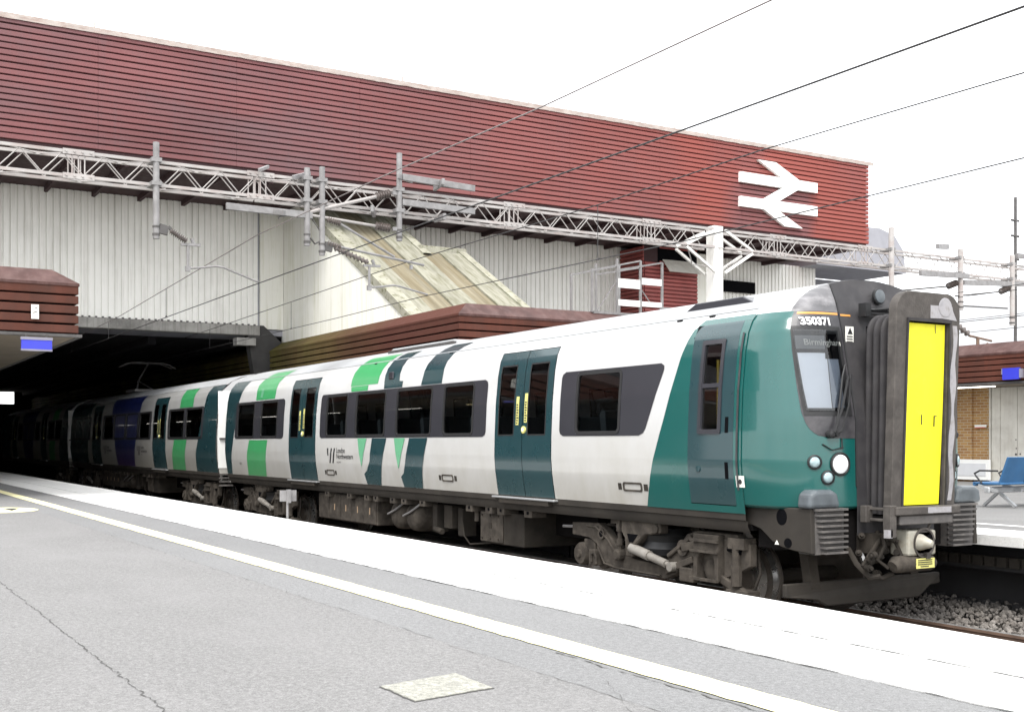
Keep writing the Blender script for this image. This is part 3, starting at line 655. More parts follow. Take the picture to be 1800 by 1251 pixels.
# tube lights under the canopies
def tubelight(x, y, z, label, m='tube', L=1.5, along='x'):
    t = thing('tube_light', label, 'light', (x, y, z), 'tube lights under the canopies')
    if along == 'x':
        MB().box(x - L / 2, x + L / 2, y - .05, y + .05, z, z + .06).build('housing', 'notice', t)
        MB().box(x - L / 2 + .03, x + L / 2 - .03, y - .035, y + .035, z - .035, z).build('diffuser', m, t, bevel=.012)
    return t
tubelight(-17.4, -7.1, 3.83, 'warm tube light under the left canopy near its open end', 'tube_warm')
for i, o_ in enumerate(('second', 'third', 'fourth', 'fifth', 'sixth', 'seventh', 'eighth')): tubelight(-23 - i * 6, -7.6, 3.83, '%s tube light in from the open end of the left canopy' % o_, 'tube', 2.4)
tubelight(-11.75, 15.75, 3.38, 'lit tube light beneath the brown canopy at the right, above the brick wall')

# ------------------------------------------------------------------ right platform building
rc = thing('platform_building', 'brick platform building with brown boarded canopy behind the bench at right', 'building', (-12, 16.3, PZ))
canopy(rc, -32, 22, 15.3, 24, 3.46, 4.15, 'canopy', -1, endx=False)
MB().box(-32, -11.66, 16.5, 16.7, PZ, 3.39).build('brick_wall', 'brick', rc)
MB().box(-13.2, -12.25, 16.42, 16.495, PZ, 3.39).build('brick_pier', 'brick', rc)
pk = proto(MB().box(.004, .246, 16.44, 16.49, PZ + .02, 3.36), 'door_board', 'door_white')
for i in range(34):
    piece(pk, 'door_board', rc, (-11.64 + i * .25, random.uniform(-.01, .004), 0))
MB().box(-11.66, 22, 16.5, 16.6, PZ, 3.39).build('door_backing', 'red_back', rc)
MB().box(-11.70, -11.655, 16.40, 16.50, PZ, 3.39).build('door_frame', 'door_white', rc)
b = MB()
for dx, dz, s in ((-10.95, 1.62, .05), (-10.93, 1.78, .03), (-10.82, 1.64, .03), (-10.94, 2.0, .03)): b.box(dx, dx + s, 16.425, 16.44, dz, dz + s)
b.build('door_bolt', 'galv_dark', rc, kind='stuff')
tag(MB().box(-12.13, -11.78, 16.39, 16.418, 2.34, 2.41).build('wall_sign', 'notice'), 'small white and red sign on the brick wall at right', 'sign')
MB().box(-12.13, -11.80, 16.388, 16.392, 2.325, 2.345).build('red_strip', mat('sign_red', (.6, .05, .03), .5), bpy.data.objects['wall_sign'])
ps = thing('poster_case', 'white framed grey notice case low against the brick wall beside the bench', 'poster case', (-12, 16.3, PZ))
MB().box(-12.9, -11.6, 16.30, 16.36, PZ + .05, 1.50).build('frame', 'emblem', ps, bevel=.01)
MB().box(-12.75, -11.72, 16.285, 16.30, PZ + .16, 1.40).build('panel', 'pale_wall', ps)
bs = thing('hanging_sign', 'bright blue sign on the brown boards of the right-hand canopy', 'sign', (-10.1, 15.2, 3.6))
MB().box(-10.34, -9.88, 15.10, 15.16, 3.47, 3.75).build('sign_face', 'blue_sign', bs)
MB().box(-9.87, -9.80, 15.09, 15.17, 3.5, 3.72).box(-10.36, -10.342, 15.09, 15.17, 3.6, 3.74).build('bracket', 'grey_frame', bs)

# benches on far platform
def bench():
    t = thing('platform_bench', 'blue perforated metal bench with grey legs and armrests on the far platform', 'bench', (-3.6, 6.4, PZ))
    X0 = -4.30
    for i in range(3):
        y0 = 6.25 + i * .6
        s = MB().box(X0, X0 + .5, y0, y0 + .57, 1.28, 1.315).tube([(X0, y0, 1.285), (X0, y0 + .57, 1.285)], .035, 8).build('seat', 'bench_blue', t, bevel=.008)
        bk = MB().prism([(X0 + .44, 1.30), (X0 + .60, 1.72), (X0 + .635, 1.72), (X0 + .475, 1.30)], lambda a, c, h: (a, h, c), y0, y0 + .57).build('backrest', 'bench_blue', t, bevel=.008)
        for k in range(2):
            MB().box(X0 + .50, X0 + .515, y0 + .1 + k * .24, y0 + .24 + k * .24, 1.52, 1.60).build('pressed_panel', 'bench_blue', bk)
    for i in range(4):
        y = 6.235 + i * .6
        MB().tube([(X0 + .06, y, 1.40), (X0 + .02, y, 1.45), (X0 + .12, y, 1.50), (X0 + .45, y, 1.50)], .016, 6).tube([(X0 + .06, y, 1.40), (X0 + .16, y, 1.30)], .014, 6).build('armrest', 'ink', t)
        MB().bar((X0 + .1, y, 1.26), (X0 + .45, y, 1.18), .03, .05).build('bracket', 'steel', t)
    MB().box(X0 + .22, X0 + .32, 6.2, 8.1, 1.15, 1.24).build('beam', 'steel', t, bevel=.01)
    for y in (6.5, 7.7):
        MB().bar((X0 + .27, y, 1.16), (X0 - .0, y, PZ + .02), .05, .04).build('leg', 'steel', t)
        MB().bar((X0 + .27, y, 1.16), (X0 + .58, y, PZ + .02), .05, .04).build('leg', 'steel', t)
    return t
bench()
# marker post on near platform edge
mk = thing('marker_post', 'small white board on a thin post at the near platform edge before the rear bogie', 'marker', (-7.17, -4.22, PZ))
MB().tube([(-7.17, -4.22, PZ - .1), (-7.17, -4.22, 1.27)], .018, 8).build('post', 'galv', mk)
MB().box(-7.16, -7.14, -4.335, -4.105, 1.15, 1.30).build('board', 'galv', mk)
MB().box(-7.15, -7.10, -4.245, -4.195, 1.13, 1.31).build('clamp', 'galv', mk)

# ------------------------------------------------------------------ overhead line gantry
gt = thing('overhead_gantry', 'pale lattice overhead line gantry spanning the tracks on a white mast', 'gantry', (-12.5, 7.86, PZ))
GX = -12.5; XF, XB = GX + .19, GX - .19; ZT, ZB = 6.76, 6.36
GY0, GY1 = -13.0, 30.0
for xx in (XF, XB):
    for zz in (ZT, ZB):
        if zz == ZB or True:
            for (y0, y1) in ((GY0, -2.9), (-2.87, 2.4), (2.43, 7.7), (8.02, 14), (14.03, GY1)):
                MB().box(xx - .024, xx + .024, y0, y1, zz - .026, zz + .026).build('chord', 'gantry', gt)
pitch = .66; n = 0
dl = math.hypot(pitch / 2, ZT - ZB - .05)
y = -7.9
dia_l = proto(MB().tube([(0, 0, ZB + .02), (0, pitch / 2, ZT - .02)], .0105, 5), 'lattice_bar', 'lattice')
dia_r = proto(MB().tube([(0, 0, ZT - .02), (0, pitch / 2, ZB + .02)], .0105, 5), 'lattice_bar', 'lattice')
while y < 29.4:
    if not (7.2 < y < 8.3):
        piece(dia_l, 'lattice_bar', gt, (XF, y, 0)); piece(dia_r, 'lattice_bar', gt, (XF, y + pitch / 2, 0))
        piece(dia_l, 'lattice_bar', gt, (XB, y + .1, 0)); piece(dia_r, 'lattice_bar', gt, (XB, y + .1 + pitch / 2, 0))
    y += pitch
b = MB(); y = -7.9; s = 1
while y < 29.4:
    b.tube([(XF if s > 0 else XB, y, ZB), (XB if s > 0 else XF, y + pitch, ZB)], .011, 5)
    b.tube([(XB if s > 0 else XF, y, ZT), (XF if s > 0 else XB, y + pitch, ZT)], .011, 5); s = -s; y += pitch
b.build('plan_bracing', 'lattice', gt, kind='stuff')
for yj in (-6.0, -2.885, 2.415, 5.9, 9.6, 12.5):
    b = MB()
    for xx in (XF, XB):
        for dy in (-.1, 0, .1): b.tube([(xx, yj + dy, ZB), (xx, yj + dy, ZT)], .012, 5)
    for zz in (ZT, ZB):
        b.box(XF + .02, XF + .036, yj - .25, yj + .25, zz - .05, zz + .04)
        for k in range(4): b.tube([(XF + .03, yj - .2 + k * .13, zz), (XF + .06, yj - .2 + k * .13, zz)], .018, 6)
    b.build('splice_plate', 'gantry', gt, kind='stuff')
MB().box(GX - .14, GX + .14, 7.72, 8.0, PZ, 6.86).build('mast', 'mast', gt, bevel=.012)
for s in (-1, 1):
    for xx in (XF, XB):
        yk = 7.86 + s * .97; ym = 7.86 + s * .14
        MB().bar((xx, yk, 6.30), (xx, ym, 5.80), .05, .055).build('knee_brace', 'mast', gt)
        MB().bar((xx, yk, 6.36), (xx, ym, 6.76), .05, .055).build('knee_brace', 'mast', gt)
    MB().tube([(XF, 7.86 + s * .95, 6.3), (XB, 7.86 + s * .5, 6.0), (XF, 7.86 + s * .3, 5.9)], .014, 5).build('brace_tie', 'lattice', gt)
def sheds(b, p, q, n=9, r0=.035, r1=.065):
    p, q = Vector(p), Vector(q); d = (q - p); L = d.length; prof = [(0, .028)]
    for i in range(n):
        t = L * (i + .5) / n; prof += [(t - L / n * .3, r0), (t, r1), (t + L / n * .12, r0)]
    prof.append((L, .028)); b.lathe(p, d, prof, 10)
def drop_tube(y, z0, z1, x=GX + .32, w=.055, m='galv'):
    o = MB().tube([(x, y, z0), (x, y, z1)], w, 10).build('drop_tube', m, gt, smooth=40)
    c = MB()
    for zz in (ZB, ZT): c.box(x - .3, x + .06, y - .085, y + .085, zz - .035, zz + .035)
    c.build('clamp', 'galv', o, kind='stuff')
    MB().tube([(x, y, z0 + .05), (x, y, z0 + .09)], w + .01, 10).tube([(x, y, z0 + .19), (x, y, z0 + .22)], w + .01, 10).build('end_band', 'galv_dark', o)
    return o
DX = GX + .32
def reg_arm(o, y, zt, ystart, zarm, yend, zend):
    # bracket, ribbed insulator, hanger and cranked registration arm
    MB().bar((DX, y + .05, zt), (DX, y + .2, zt - .03), .06, .16).bar((DX, y + .2, zt + .05), (DX, y + .27, zt - .02), .04, .05).build('bracket', 'galv_dark', o)
    b = MB(); sheds(b, (DX, y + .24, zt - .02), (DX, ystart - .02, zarm + .46), 9); b.build('insulator', 'insul', o)
    MB().bar((DX, ystart - .12, zarm + .40), (DX, ystart + .22, zarm + .41), .05, .04).tube([(DX, ystart, zarm + .41), (DX, ystart, zarm - .02)], .026, 8).tube([(DX, ystart + .1, zarm + .42), (DX, ystart + .06, zarm + .52)], .03, 6).box(DX - .03, DX + .03, ystart - .04, ystart + .04, zarm - .06, zarm + .03).build('hanger', 'galv', o)
    MB().tube([(DX, ystart + .03, zarm), (DX, ystart + .2, zarm + .02), (DX, ystart + .5, zarm + .07), (DX, ystart + .62, zarm + .06), (DX, yend, zend)], .018, 7).build('register_arm', 'galv', o, smooth=60)
d1 = drop_tube(-4.88 + .12, 5.42, 7.06)
reg_arm(d1, -4.76, 5.60, -4.22, 4.96, -2.95, 4.80)
d4 = drop_tube(-2.05, 5.53, 6.95)
MB().tube([(DX, -1.99, 5.68), (DX, -1.9, 5.58), (DX, -1.75, 5.66)], .018, 6).tube([(DX, -2.0, 6.1), (DX, -1.75, 5.75)], .012, 5).build('tie_bracket', 'galv_dark', d4)
d2 = drop_tube(-1.76, 5.38, 7.0)
reg_arm(d2, -1.76, 5.56, -.82, 4.86, .40, 4.80)
for zz, yy in ((6.02, .0), (5.58, .25)):
    b = MB(); sheds(b, (DX, -1.66, zz + .03), (DX, -1.40, zz - .02), 6, .03, .06); b.build('insulator', 'insul', d2)
MB().tube([(DX, -1.42, 6.0), (DX, -.30, 5.47)], .024, 8).build('cantilever_tube', 'galv', d2)
MB().tube([(DX, -1.42, 5.565), (DX, .32, 5.36)], .024, 8).bar((DX, .05, 5.34), (DX, .05, 5.26), .05, .05).build('cantilever_tube', 'galv', d2)
d3 = drop_tube(-.2, 5.78, 7.45)
for (ys, zs, ye, ze) in ((-.34, 6.68, -2.1, 6.12), (-.34, 6.0, -2.55, 6.13)):
    dv = Vector((0, ye - ys, ze - zs)).normalized(); p = Vector((DX, ys, zs))
    MB().bar(p + Vector((0, .15, 0)), p, .05, .07).build('bracket', 'galv', d3)
    b = MB(); sheds(b, p + dv * .05, p + dv * .36, 6, .05, .085); b.build('insulator', 'insul', d3)
    MB().tube([p + dv * .36, (DX, ye, ze)], .034 if zs > 6.3 else .026, 8).build('cantilever_tube', 'lattice', d3)
MB().tube([(DX, -2.05, 6.13), (DX, -2.55, 6.02), (DX, -2.6, 5.98)], .014, 5).build('wire_clamp', 'galv_dark', d3)
# channel brackets clamped on the truss
for nm, p, q, w, h in (('channel', (DX + .03, -.15, 7.0), (DX + .03, 1.42, 6.95), .06, .12), ('channel', (DX + .03, -.15, 6.52), (DX + .03, 1.42, 6.50), .06, .12),
                       ('channel', (DX, -3.55, 6.10), (DX, -1.95, 6.09), .06, .12), ('channel', (DX + .35, -2.60, 6.02), (DX - .4, -2.75, 6.16), .06, .1),
                       ('channel', (DX + .28, .60, 6.95), (DX - .45, .78, 6.98), .06, .12), ('channel', (DX + .3, .62, 6.28), (DX - .45, .80, 6.36), .06, .12),
                       ('channel', (DX + .2, -.85, 6.30), (DX - .5, -.5, 6.34), .06, .12), ('channel', (DX + .15, -.3, 6.98), (DX - .4, .25, 7.06), .05, .1),
                       ('channel', (DX + .1, -2.98, 6.78), (DX - .4, -2.65, 6.98), .05, .06), ('channel', (DX + .1, -2.35, 6.72), (DX - .4, -1.85, 6.95), .05, .08)):
    MB().bar(p, q, w, h).build('channel_bracket', 'galv', gt, bevel=.006)
# right-hand drop tubes and cantilevers for the further tracks
for y, z0, z1 in ((13.3, 5.2, 7.3), (15.9, 5.4, 6.98), (18.0, 5.1, 7.0), (21.0, 5.4, 7.9), (22.0, 5.4, 7.2)):
    dd = drop_tube(y, z0, z1, w=.07, m='gantry')
    if y > 15:
        b = MB(); sheds(b, (DX, y - .15, 6.1), (DX, y - .5, 5.98), 6, .05, .09); b.build('insulator', 'insul', dd)
        MB().tube([(DX, y - .5, 5.98), (DX, y - 2.3, 5.75)], .024, 6).tube([(DX, y - .2, 5.55), (DX, y - 2.4, 5.5)], .022, 6).build('cantilever_tube', 'galv_dark', dd)
for p, q in (((DX + .3, 14.0, 6.18), (DX, 16.2, 6.30)), ((DX, 16.0, 6.12), (DX, 18.6, 6.25)), ((DX, 18.2, 7.0), (DX, 21.2, 7.05)), ((DX, 15, 6.98), (DX - .4, 15.9, 7.1)), ((DX, 20.0, 6.15), (DX, 24, 6.2))):
    MB().bar(p, q, .08, .13).build('channel_bracket', 'galv', gt)

# ------------------------------------------------------------------ overhead wires (each a thing, its droppers parts)
def wire(label, pts, r, m='wire', droppers=(), group='overhead line wires'):
    t = thing('overhead_wire', label, 'wire', pts[0], group)
    MB().tube(pts, r, 6).build('cable', m, t)
    for p, q in droppers: MB().tube([p, q], .006, 4).tube([(q[0] - .04, q[1], q[2]), (q[0] + .04, q[1], q[2])], .014, 5).build('dropper', 'wire', t)
    return t
def mz(x): return 5.62 if x > -12 else 5.62 - (-12 - x) * .035
wire('thick contact wire over the near track, passing low across the sky to top right', [(30, -3.0, 4.80), (3.2, -3.0, 4.76), (-12.4, -2.97, 4.78), (-31, -3.0, 4.74), (-70, -3, 4.74)], .0085, droppers=[((-18.5, -3, mz(-18.5)), (-18.5, -3, 4.78)), ((-24.6, -3, mz(-24.6)), (-24.6, -3, 4.77)), ((-30, -3, 5.0), (-30, -3, 4.76))])
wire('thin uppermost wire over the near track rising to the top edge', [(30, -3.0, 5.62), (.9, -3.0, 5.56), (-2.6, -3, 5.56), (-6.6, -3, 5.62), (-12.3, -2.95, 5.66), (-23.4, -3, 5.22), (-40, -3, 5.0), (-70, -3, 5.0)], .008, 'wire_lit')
wire('thin wire above the train, crossing the red building below the emblem to the right edge', [(30, .3, 5.6), (.9, .3, 5.51), (-2.8, .3, 5.55), (-6.3, .3, 5.49), (-12.5, .15, 5.46), (-24.6, .3, 5.33), (-40, .3, 5.15), (-70, .3, 5.2)], .008, 'wire')
wire('contact wire directly over the train, crossing the emblem to the right edge', [(30, .3, 4.72), (.9, .3, 4.69), (-4.3, .3, 4.65), (-12.4, .38, 4.78), (-16.3, .3, 4.74), (-36, .3, 4.78), (-70, .3, 4.78)], .0075, droppers=[((-6.3, .3, 5.49), (-6.3, .3, 4.68)), ((-19.5, .3, 5.4), (-19.5, .3, 4.75)), ((-26.5, .3, 5.3), (-26.5, .3, 4.76)), ((-34, .3, 5.2), (-34, .3, 4.78))])
for i, (y, z0) in enumerate(((13.9, 5.55), (15.8, 5.72), (16.4, 4.85), (19.6, 5.6), (20.2, 4.8), (13.2, 4.75))):
    wire(('upper wire just above the train front, running to the right edge over the far platform', 'topmost dark wire right of the train front, crossing the end of the gantry',
          'dark wire level with the top of the yellow door, right of the train front', 'upper of the two furthest wires right of the train front', 'lower of the two furthest wires right of the train front',
          'lowest dark wire right of the train front, just above the right canopy')[i], [(30, y, z0 + .05), (-12.4, y, z0), (-24, y, z0 - .05)], .009)

# small registration fitting just right of the gangway
rf = thing('registration_fitting', 'small rusty registration arm with insulator just right of the train front', 'line fitting', (-12.0, 12.6, 5.2))
b = MB(); sheds(b, (-12, 15.4, 5.02), (-12, 16.0, 4.75), 4, .05, .09); b.build('insulator', 'insul', rf)
MB().tube([(-12, 16.0, 4.72), (-12, 16.9, 4.62)], .03, 6).tube([(-12, 16.35, 4.66), (-12, 16.35, 4.1)], .045, 6).tube([(-12, 16.35, 4.28), (-12, 16.75, 4.55)], .03, 6).build('bracket', 'rail_side', rf)
MB().tube([(-12, 16.75, 4.52), (-12, 18.2, 4.15)], .02, 6).build('register_arm', 'galv_dark', rf)

# lattice aerial and pale building at the far right
ae = thing('aerial_mast', 'thin dark aerial mast rising at the right edge beyond the gantry', 'mast', (-20.8, 30, 0))
MB().tube([(-20.8, 30, 0), (-20.8, 30, 11.4)], .06, 6).build('pole', 'galv_dark', ae)
for zz in (9.0, 9.9, 10.5): MB().tube([(-20.8, 29.75, zz), (-20.8, 30.2, zz)], .05, 5).build('cross_arm', 'galv_dark', ae)
ab = thing('office_building', 'pale office block with dark windows at the far right horizon', 'building', (-32, 62, 0))
MB().box(-48, -32, 55, 100, 0, 11.2).build('wall', 'pale_wall', ab)
for i in range(9):
    for k in range(2):
        ww = MB().box(-32.0, -31.9, 56.5 + i * 3.2, 58.6 + i * 3.2, 5.2 + k * 3, 7.0 + k * 3).build('window', 'grey_wall', ab)
        MB().bar((-31.88, 57.5 + i * 3.2, 5.2 + k * 3), (-31.88, 57.5 + i * 3.2, 7.0 + k * 3), .1, .1).build('frame', 'pale_wall', ww)
# unseen block added under the left canopy to shade the rear carriages (mirrored in the train windows)
wr = thing('added_shade_block', 'added dark block with windows under the left canopy, out of frame at left, shading the train', 'building', (-40, -11, PZ))
MB().box(-62, -22, -16, -9.4, PZ, 3.85).build('wall', 'dark_concrete', wr)
for i in range(6):
    w = MB().box(-60 + i * 6.2, -57 + i * 6.2, -9.42, -9.36, 1.9, 2.9).build('window', 'pale_wall', wr)
    MB().box(-58.55 + i * 6.2, -58.45 + i * 6.2, -9.36, -9.33, 1.9, 2.9).build('frame', 'soot', w)
# unseen wall added behind the near platform to keep side light out of the station (mirrored in the train windows)
bw = thing('added_back_wall', 'added dark piered wall behind the near platform, out of frame at left, blocking side light', 'wall', (-45, -18, 0))
MB().box(-76, -22, -18.3, -18, -.4, 5.3).build('wall', 'soot', bw)
for i in range(12): MB().box(-75 + i * 4.4, -74.6 + i * 4.4, -17.99, -17.8, -.4, 5.28).build('pier', 'soot', bw)

# ------------------------------------------------------------------ access scaffold on the canopy roof
sc = thing('access_platform', 'grey metal access platform with guard rails on the canopy roof left of the white mast', 'scaffold', (-15, 6.3, 5.1))
SX = -15.1
for y, dx in ((6.26, 0), (7.0, 0), (7.71, 0), (8.38, 0)):
    for xx in (SX, SX - .9):
        MB().bar((xx, y, 5.08), (xx, y, 6.12 if y < 6.9 else 6.42), .05, .05).build('upright', 'galv', sc)
for xx in (SX, SX - .9):
    MB().bar((xx, 6.26, 6.08), (xx, 7.71, 6.42), .04, .04).bar((xx, 7.0, 6.14), (xx, 8.38, 6.42), .04, .04).build('hand_rail', 'galv', sc)
for (y0, y1, z, h) in ((7.02, 7.69, 5.72, .22), (7.73, 8.36, 5.84, .16), (7.02, 7.69, 5.28, .15), (7.73, 8.36, 5.3, .12)):
    MB().box(SX - .02, SX + .02, y0, y1, z, z + h).build('guard_board', 'emblem', sc)
MB().box(SX - .9, SX + .02, 6.3, 8.5, 5.05, 5.11).box(SX, SX + .03, 8.3, 8.8, 5.25, 5.32).build('deck', 'galv', sc)
MB().bar((SX, 6.4, 5.1), (SX, 7.0, 5.9), .02, .02).bar((SX, 7.7, 5.75), (SX, 8.1, 5.3), .02, .02).build('stay', 'galv', sc)
# ------------------------------------------------------------------ the train
WP = [(1.2, 1.33), (1.35, 1.355), (1.55, 1.385), (1.75, 1.40), (2.05, 1.395), (2.5, 1.375), (2.9, 1.335), (3.1, 1.295), (3.22, 1.24),
      (3.34, 1.14), (3.45, .99), (3.54, .80), (3.61, .58), (3.66, .35), (3.69, 0)]
def w_(z):
    if z <= 1.2: return 1.33 - (1.2 - z) * .15
    for (a, b), (c, d) in zip(WP, WP[1:]):
        if z <= c:
            t = (z - a) / (c - a); return b + (d - b) * t
    return 0
def sp(x, z, off=0, side=-1):
    # point on the carriage side, off metres proud of it along the local normal
    dz = .02; sl = (w_(z + dz) - w_(z - dz)) / (2 * dz); nl = math.hypot(1, sl)
    return (x, side * (w_(z) + off / nl), z - off * sl / nl)
def zsamp(z0, z1, step=.09):
    zs = {z0, z1}
    for z, _ in WP:
        if z0 < z < z1: zs.add(z)
    n = max(1, int((z1 - z0) / step))
    for i in range(1, n): zs.add(z0 + (z1 - z0) * i / n)
    zs = sorted(zs); out = [zs[0]]
    for z in zs[1:]:
        if z - out[-1] > .012: out.append(z)
    if out[-1] != z1: out[-1] = z1
    return out
def srows(b, segfn, z0, z1, off=0, side=-1, step=.09, edge=0.0):
    """rows of quads between the x-limits segfn(z) gives; edge>0 turns the sheet's rim inwards for thickness"""
    zs = zsamp(z0, z1, step); k = len(segfn(zs[0]))
    for s in range(k):
        rows_ = []
        for z in zs:
            xa, xb = segfn(z)[s]
            r = [sp(xa, z, off, side), sp(xb, z, off, side)]
            if edge: r = [sp(xa, z, off - edge, side)] + r + [sp(xb, z, off - edge, side)]
            rows_.append(r)
        if edge:
            rows_ = [[sp(segfn(zs[0])[s][0], zs[0], off - edge, side)] * 2 + [sp(segfn(zs[0])[s][1], zs[0], off - edge, side)] * 2] + rows_ + \
                    [[sp(segfn(zs[-1])[s][0], zs[-1], off - edge, side)] * 2 + [sp(segfn(zs[-1])[s][1], zs[-1], off - edge, side)] * 2]
        b.rows(rows_)
def lerp(tab, z):
    tab = sorted(tab)
    if z <= tab[0][0]: return tab[0][1]
    for (a, b), (c, d) in zip(tab, tab[1:]):
        if z <= c: return b + (d - b) * (z - a) / (c - a)
    return tab[-1][1]
def rr_inset(z, z0, z1, r):
    d = min(z - z0, z1 - z)
    return 0 if d >= r else r - math.sqrt(max(0, r * r - (r - d) ** 2))
def rr_pts(x0, x1, z0, z1, r, n=5):
    out = []
    for cx, cz, a0 in ((x1 - r, z1 - r, 0), (x0 + r, z1 - r, 90), (x0 + r, z0 + r, 180), (x1 - r, z0 + r, 270)):
        for i in range(n + 1):
            a = R(a0 + 90 * i / n); out.append((cx + r * math.cos(a), cz + r * math.sin(a)))
    return out
def densify(pts, step=.15):
    out = []
    for i, p in enumerate(pts):
        q = pts[(i + 1) % len(pts)]; L = math.hypot(q[0] - p[0], q[1] - p[1]); k = max(1, int(L / step))
        out += [(p[0] + (q[0] - p[0]) * t / k, p[1] + (q[1] - p[1]) * t / k) for t in range(k)]
    return out
def window(parent, x0, x1, z0, z1, side, r=.075, fw=.03, gm='glass', fm='rubber', off=.008, name='window'):
    # outer outline and inner outline with equal counts -> ring, then the pane
    o_ = rr_pts(x0, x1, z0, z1, r); i_ = rr_pts(x0 + fw, x1 - fw, z0 + fw, z1 - fw, max(.01, r - fw))
    b = MB(); n = len(o_)
    oo, ii = [], []
    for j in range(n):
        k = max(1, int(math.hypot(o_[(j + 1) % n][0] - o_[j][0], o_[(j + 1) % n][1] - o_[j][1]) / .2))
        for t in range(k):
            f = t / k
            oo.append(tuple(o_[j][c] + (o_[(j + 1) % n][c] - o_[j][c]) * f for c in (0, 1)))
            ii.append(tuple(i_[j][c] + (i_[(j + 1) % n][c] - i_[j][c]) * f for c in (0, 1)))
    rw = [[sp(p[0], p[1], 0, side) for p in oo], [sp(p[0], p[1], off, side) for p in oo], [sp(p[0], p[1], off, side) for p in ii], [sp(p[0], p[1], -.02, side) for p in ii]]
    b.rows(rw, closed=True)
    wf = b.build(name, fm, parent, smooth=40)
    b = MB()
    srows(b, lambda z: [(x0 + fw * .8 + rr_inset(z, z0 + fw, z1 - fw, r - fw + .005), x1 - fw * .8 - rr_inset(z, z0 + fw, z1 - fw, r - fw + .005))], z0 + fw, z1 - fw, -.004, side, .05)
    b.build('pane', gm, wf, smooth=50)
    return wf

